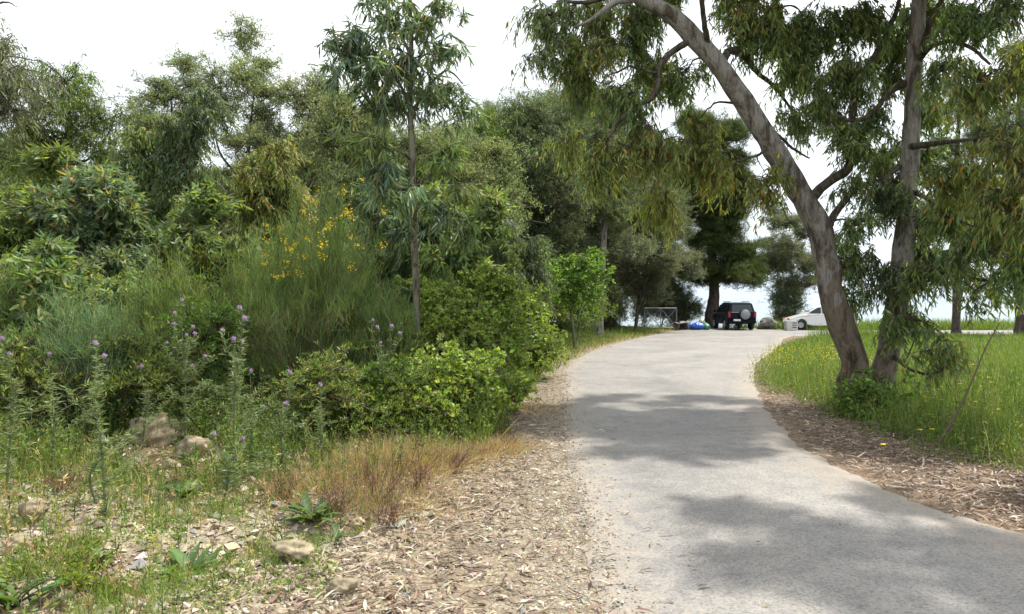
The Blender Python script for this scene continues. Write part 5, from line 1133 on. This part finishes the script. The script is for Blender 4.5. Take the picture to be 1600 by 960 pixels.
def suv(loc, rz):
    root = thing('parked_car', 'dark blue compact four wheel drive with a covered spare wheel, parked under the pine', 'car', loc, None, rz)
    # forward = +y, rear = -y; length 3.9, width 1.72, height 1.68
    hw = .84
    prof = [(-1.85, .42, hw), (-1.72, .36, hw)] + arch(-1.15, .41, .36, hw) + [(-.5, .34, hw), (.6, .34, hw)] + arch(1.22, .41, .36, hw) + [(1.8, .38, hw * .97), (1.95, .5, hw * .95), (1.93, .8, hw * .95), (1.75, .93, hw * .95), (.95, 1.04, hw), (-1.0, 1.06, hw), (-1.86, 1.04, hw * .98), (-1.9, .75, hw)]
    bobj('body', lambda bm: shell(bm, prof, 1), 'paint_dark', root)
    ca = [(-1.84, 1.0, .80), (-1.62, 1.58, .67), (-1.3, 1.64, .66), (-.2, 1.66, .66), (.15, 1.60, .66), (.95, 1.0, .79)]
    bobj('cabin', lambda bm: shell(bm, ca, 1), 'paint_dark', root)
    def quad(bm, pts, t=.012):
        vs = [bm.verts.new(p) for p in pts]; bm.faces.new(vs); r = bmesh.ops.extrude_face_region(bm, geom=bm.faces[:]); 
        nv = [v for v in r['geom'] if isinstance(v, bmesh.types.BMVert)]; n = (Vector(pts[1]) - Vector(pts[0])).cross(Vector(pts[2]) - Vector(pts[0])).normalized() * t
        for v in nv: v.co += n
    bobj('rear_window', lambda bm: quad(bm, [(-.62, -1.85, 1.08), (.62, -1.85, 1.08), (.55, -1.68, 1.52), (-.55, -1.68, 1.52)], .02), 'glass', root)
    for s in (-1, 1):
        for (a_, b_, c_, d_) in ((-1.55, -.95, -.95, -1.42), (-.85, -.05, -.05, -.85), (.03, .78, .25, .03)):
            z1 = 1.1; z2 = 1.52
            f = lambda z: .818 - (z - 1.0) * .215
            pts = [(s * f(z1), a_, z1), (s * f(z1), b_, z1), (s * f(z2), c_, z2), (s * f(z2), d_, z2)]
            if s > 0: pts = pts
            bobj('side_window', lambda bm: quad(bm, pts if s > 0 else pts[::-1], .015), 'glass', root)
        bobj('tail_light', lambda bm: box(bm, (s * .765, -1.86, .93), (.14, .09, .36), .02), 'red', root)
        bobj('wing_mirror', lambda bm: box(bm, (s * .95, .68, 1.12), (.2, .12, .15), .04), 'paint_dark', root)
        bobj('roof_rail', lambda bm: box(bm, (s * .56, -.65, 1.70), (.04, 1.5, .04), .01), 'alloy', root)
        bobj('headlight', lambda bm: box(bm, (s * .62, 1.9, .78), (.3, .1, .16), .03), 'plate', root)
        for y_ in (-1.15, 1.22): wheel(root, s * .74, y_)
    bobj('rear_bumper', lambda bm: box(bm, (0, -1.95, .5), (1.6, .16, .24), .05), 'paint_dark', root)
    bobj('number_plate', lambda bm: box(bm, (-.35, -2.04, .6), (.42, .02, .11)), 'plate', root)
    def sp_(bm):
        bmesh.ops.create_cone(bm, cap_ends=True, radius1=.34, radius2=.31, depth=.2, segments=32)
        bmesh.ops.rotate(bm, verts=bm.verts, matrix=__import__('mathutils').Matrix.Rotation(math.pi / 2, 3, 'X')); bmesh.ops.bevel(bm, geom=[e for e in bm.edges if e.calc_face_angle(0) > 1], offset=.035, segments=3, affect='EDGES')
    t = bobj('spare_wheel', sp_, 'rubber', root, (.12, -2.0, .93), True)
    def cv(bm):
        bmesh.ops.create_cone(bm, cap_ends=True, radius1=.29, radius2=.27, depth=.03, segments=32)
        bmesh.ops.rotate(bm, verts=bm.verts, matrix=__import__('mathutils').Matrix.Rotation(math.pi / 2, 3, 'X'))
    bobj('cover', cv, 'silver', t, (0, -.11, 0), True)
    bobj('trim', lambda bm: box(bm, (-.4, -1.9, 1.06), (.5, .03, .035)), 'alloy', root)
suv((13.75, 44.2, .03), math.radians(-1))

def hatch(loc, rz):
    root = thing('parked_car', 'white car partly hidden behind the leaning trunk at the far end', 'car', loc, None, rz)
    hw = .82
    prof = [(-1.95, .45, hw), (-1.85, .3, hw)] + arch(-1.2, .36, .28, hw) + [(-.4, .26, hw), (.5, .26, hw)] + arch(1.25, .36, .28, hw) + [(1.85, .3, hw * .95), (2.0, .45, hw * .92), (1.95, .68, hw * .92), (1.1, .92, hw), (-1.3, .98, hw), (-1.95, .98, hw * .97), (-2.0, .7, hw)]
    bobj('body', lambda bm: shell(bm, prof, 1), 'paint_white', root)
    bobj('cabin', lambda bm: shell(bm, [(-1.85, .93, .77), (-1.55, 1.38, .64), (-1.0, 1.46, .62), (.0, 1.44, .62), (.3, 1.36, .63), (1.1, .9, .77)], 1), 'paint_white', root)
    for s in (-1, 1):
        f = lambda z: .79 - (z - .93) * .26
        for (a_, b_, c_, d_) in ((-1.5, -.75, -.75, -1.3), (-.65, .02, .02, -.65), (.1, .85, .25, .1)):
            pts = [(s * f(1.0), a_, 1.0), (s * f(1.0), b_, 1.0), (s * f(1.35), c_, 1.35), (s * f(1.35), d_, 1.35)]
            def q(bm):
                vs = [bm.verts.new(p) for p in pts] + [bm.verts.new((p[0] + s * .015, p[1], p[2])) for p in pts]
                bm.faces.new(vs[:4]); bm.faces.new(vs[4:][::-1])
                for i in range(4): bm.faces.new((vs[i], vs[(i + 1) % 4], vs[4 + (i + 1) % 4], vs[4 + i]))
            bobj('side_window', q, 'glass', root)
        bobj('tail_light', lambda bm: box(bm, (s * .72, -1.93, .8), (.16, .12, .22), .02), 'red', root)
        bobj('headlight', lambda bm: box(bm, (s * .6, 1.92, .65), (.32, .14, .14), .03), 'amber', root)
        bobj('wing_mirror', lambda bm: box(bm, (s * .9, .8, 1.0), (.18, .1, .12), .03), 'paint_white', root)
        for y_ in (-1.2, 1.25): wheel(root, s * .73, y_, .29, .18)
    bobj('windscreen', lambda bm: box(bm, (0, .72, 1.15), (1.2, .04, .05)), 'glass', root)
hatch((18.7, 43.2, .03), math.radians(80))

# gate
X = (1032 - 800) / FPX * 43; gz0 = hz(X, 43)
root = thing('metal_gate', 'grey metal gate with crossed braces beside the rubbish at the roadside', 'gate', (X, 43, gz0))
wG = 50 / FPX * 43; hG = 1.30
def bar(name, p, q, r=.03):
    mb = MB(); tubes(mb, A([[p, (A(p) + A(q)) / 2, q]], float), np.full((1, 3), r), 6); link(name, mb.mesh(name, M['metal'], smooth_=True), root)
h2 = wG / 2
for x_ in (-h2, 0, h2): bar('post', (x_, 0, -.1), (x_, 0, hG), .035 if x_ else .025)
bar('top_rail', (-h2, 0, hG), (h2, 0, hG)); bar('bottom_rail', (-h2, 0, .12), (h2, 0, .12))
for a_, b_ in ((-h2, 0), (0, h2)):
    bar('brace', (a_, .03, .12), (b_, .03, hG), .02); bar('brace', (a_, -.03, hG), (b_, -.03, .12), .02)
# chain link wires of the gate
mb = MB(); k = 24; s0 = [];
for t in range(k):
    u = -h2 + wG * t / (k - 1); s0.append([[u, .01, .12], [u, .01, .7], [u, .01, hG]])
tubes(mb, A(s0), np.full((k, 3), .004), 3); link('wire_mesh', mb.mesh('wire_mesh', M['metal']), root)

# rubbish
def bag(label, px, d, wpx, hpx, colr, seed, name='rubbish_bag', cat='bag', group='rubbish dumped beside the gate', rough=.35):
    mt_ = solid(name + '_' + str(seed), colr, rough, noise=.15, scale=6); M['tmp'] = mt_
    def f(bm):
        bmesh.ops.create_icosphere(bm, subdivisions=4, radius=1)
        W_ = wpx / 2 / FPX * d; H_ = hpx / FPX * d
        for v in bm.verts:
            p = v.co.copy(); t = math.atan2(p.y, p.x)
            f_ = 1 + .16 * mnoise.noise(p * 1.6 + Vector((seed, 0, 0))) + .10 * math.sin(t * 9 + seed) * max(0, p.z + .2) + .1 * mnoise.noise(p * 5 + Vector((0, seed, 0)))
            zz = (p.z * f_ + 1) / 2; sq = 1 - .45 * max(0, zz - .6) / .4
            v.co = Vector((p.x * f_ * W_ * sq, p.y * f_ * W_ * .8 * sq, max(0, zz) * H_))
    X = (px - 800) / FPX * d
    o = bobj(name, f, 'tmp', None, (X, d, max(hz(X, d), .0) + .0), True); tag(o, label, cat, group)
bag('bright blue plastic bag in the rubbish heap by the gate', 1090, 43.0, 22, 13, (.03, .10, .42), 1)
bag('smaller blue plastic bag leaning on the larger one', 1081, 43.3, 13, 11, (.05, .13, .36), 2)
bag('green plastic bag at the right end of the rubbish heap', 1103, 43.0, 14, 11, (.03, .16, .07), 3)
bag('pale greyish bag wedged behind the blue ones', 1096, 43.8, 14, 17, (.22, .26, .22), 4)
bag('dull teal bag beside the torn box', 1074, 43.6, 12, 14, (.06, .12, .13), 5)
X = (1065 - 800) / FPX * 43
root = thing('torn_box', 'torn grey cardboard box with dark opening at the left of the rubbish', 'box', (X, 43, hz(X, 43)), 'rubbish dumped beside the gate', .35)
M['card'] = solid('grey_cardboard', (.20, .175, .17), .85, noise=.3, scale=4); M['dark_in'] = solid('opening_shade', (.035, .03, .03), .9)  # near-black colour stands in for the shade inside box and slots
bobj('side_panel', lambda bm: box(bm, (-.38, 0, .22), (.03, .5, .46)), 'card', root).rotation_euler = (0, .25, 0)
bobj('side_panel', lambda bm: box(bm, (.36, 0, .2), (.03, .5, .42)), 'card', root).rotation_euler = (0, -.3, 0)
bobj('back_panel', lambda bm: box(bm, (0, .24, .22), (.72, .03, .44)), 'dark_in', root)
bobj('bottom_panel', lambda bm: box(bm, (0, 0, .02), (.72, .46, .03)), 'card', root)
bobj('flap', lambda bm: box(bm, (-.05, -.02, .49), (.66, .52, .03)), 'card', root).rotation_euler = (.12, -.12, 0)

# white slatted block at the verge
X = (1236 - 800) / FPX * 42; M['concrete'] = solid('white_concrete', (.5, .49, .46), .85, noise=.12)
root = thing('concrete_block', 'small whitish block with dark slots between the boulder and the white car', 'block', (X, 42, .03))
bobj('block_body', lambda bm: box(bm, (0, 0, .28), (.66, .4, .56), .015), 'concrete', root)
for q in range(3): bobj('slot', lambda bm: box(bm, (.13, -.201, .18 + q * .13), (.26, .012, .05)), 'dark_in', root)  # thin dark strips on the face, recess shade put into their colour
for q in (-1, 1): bobj('foot', lambda bm: box(bm, (q * .25, 0, 0), (.1, .36, .05)), 'concrete', root)
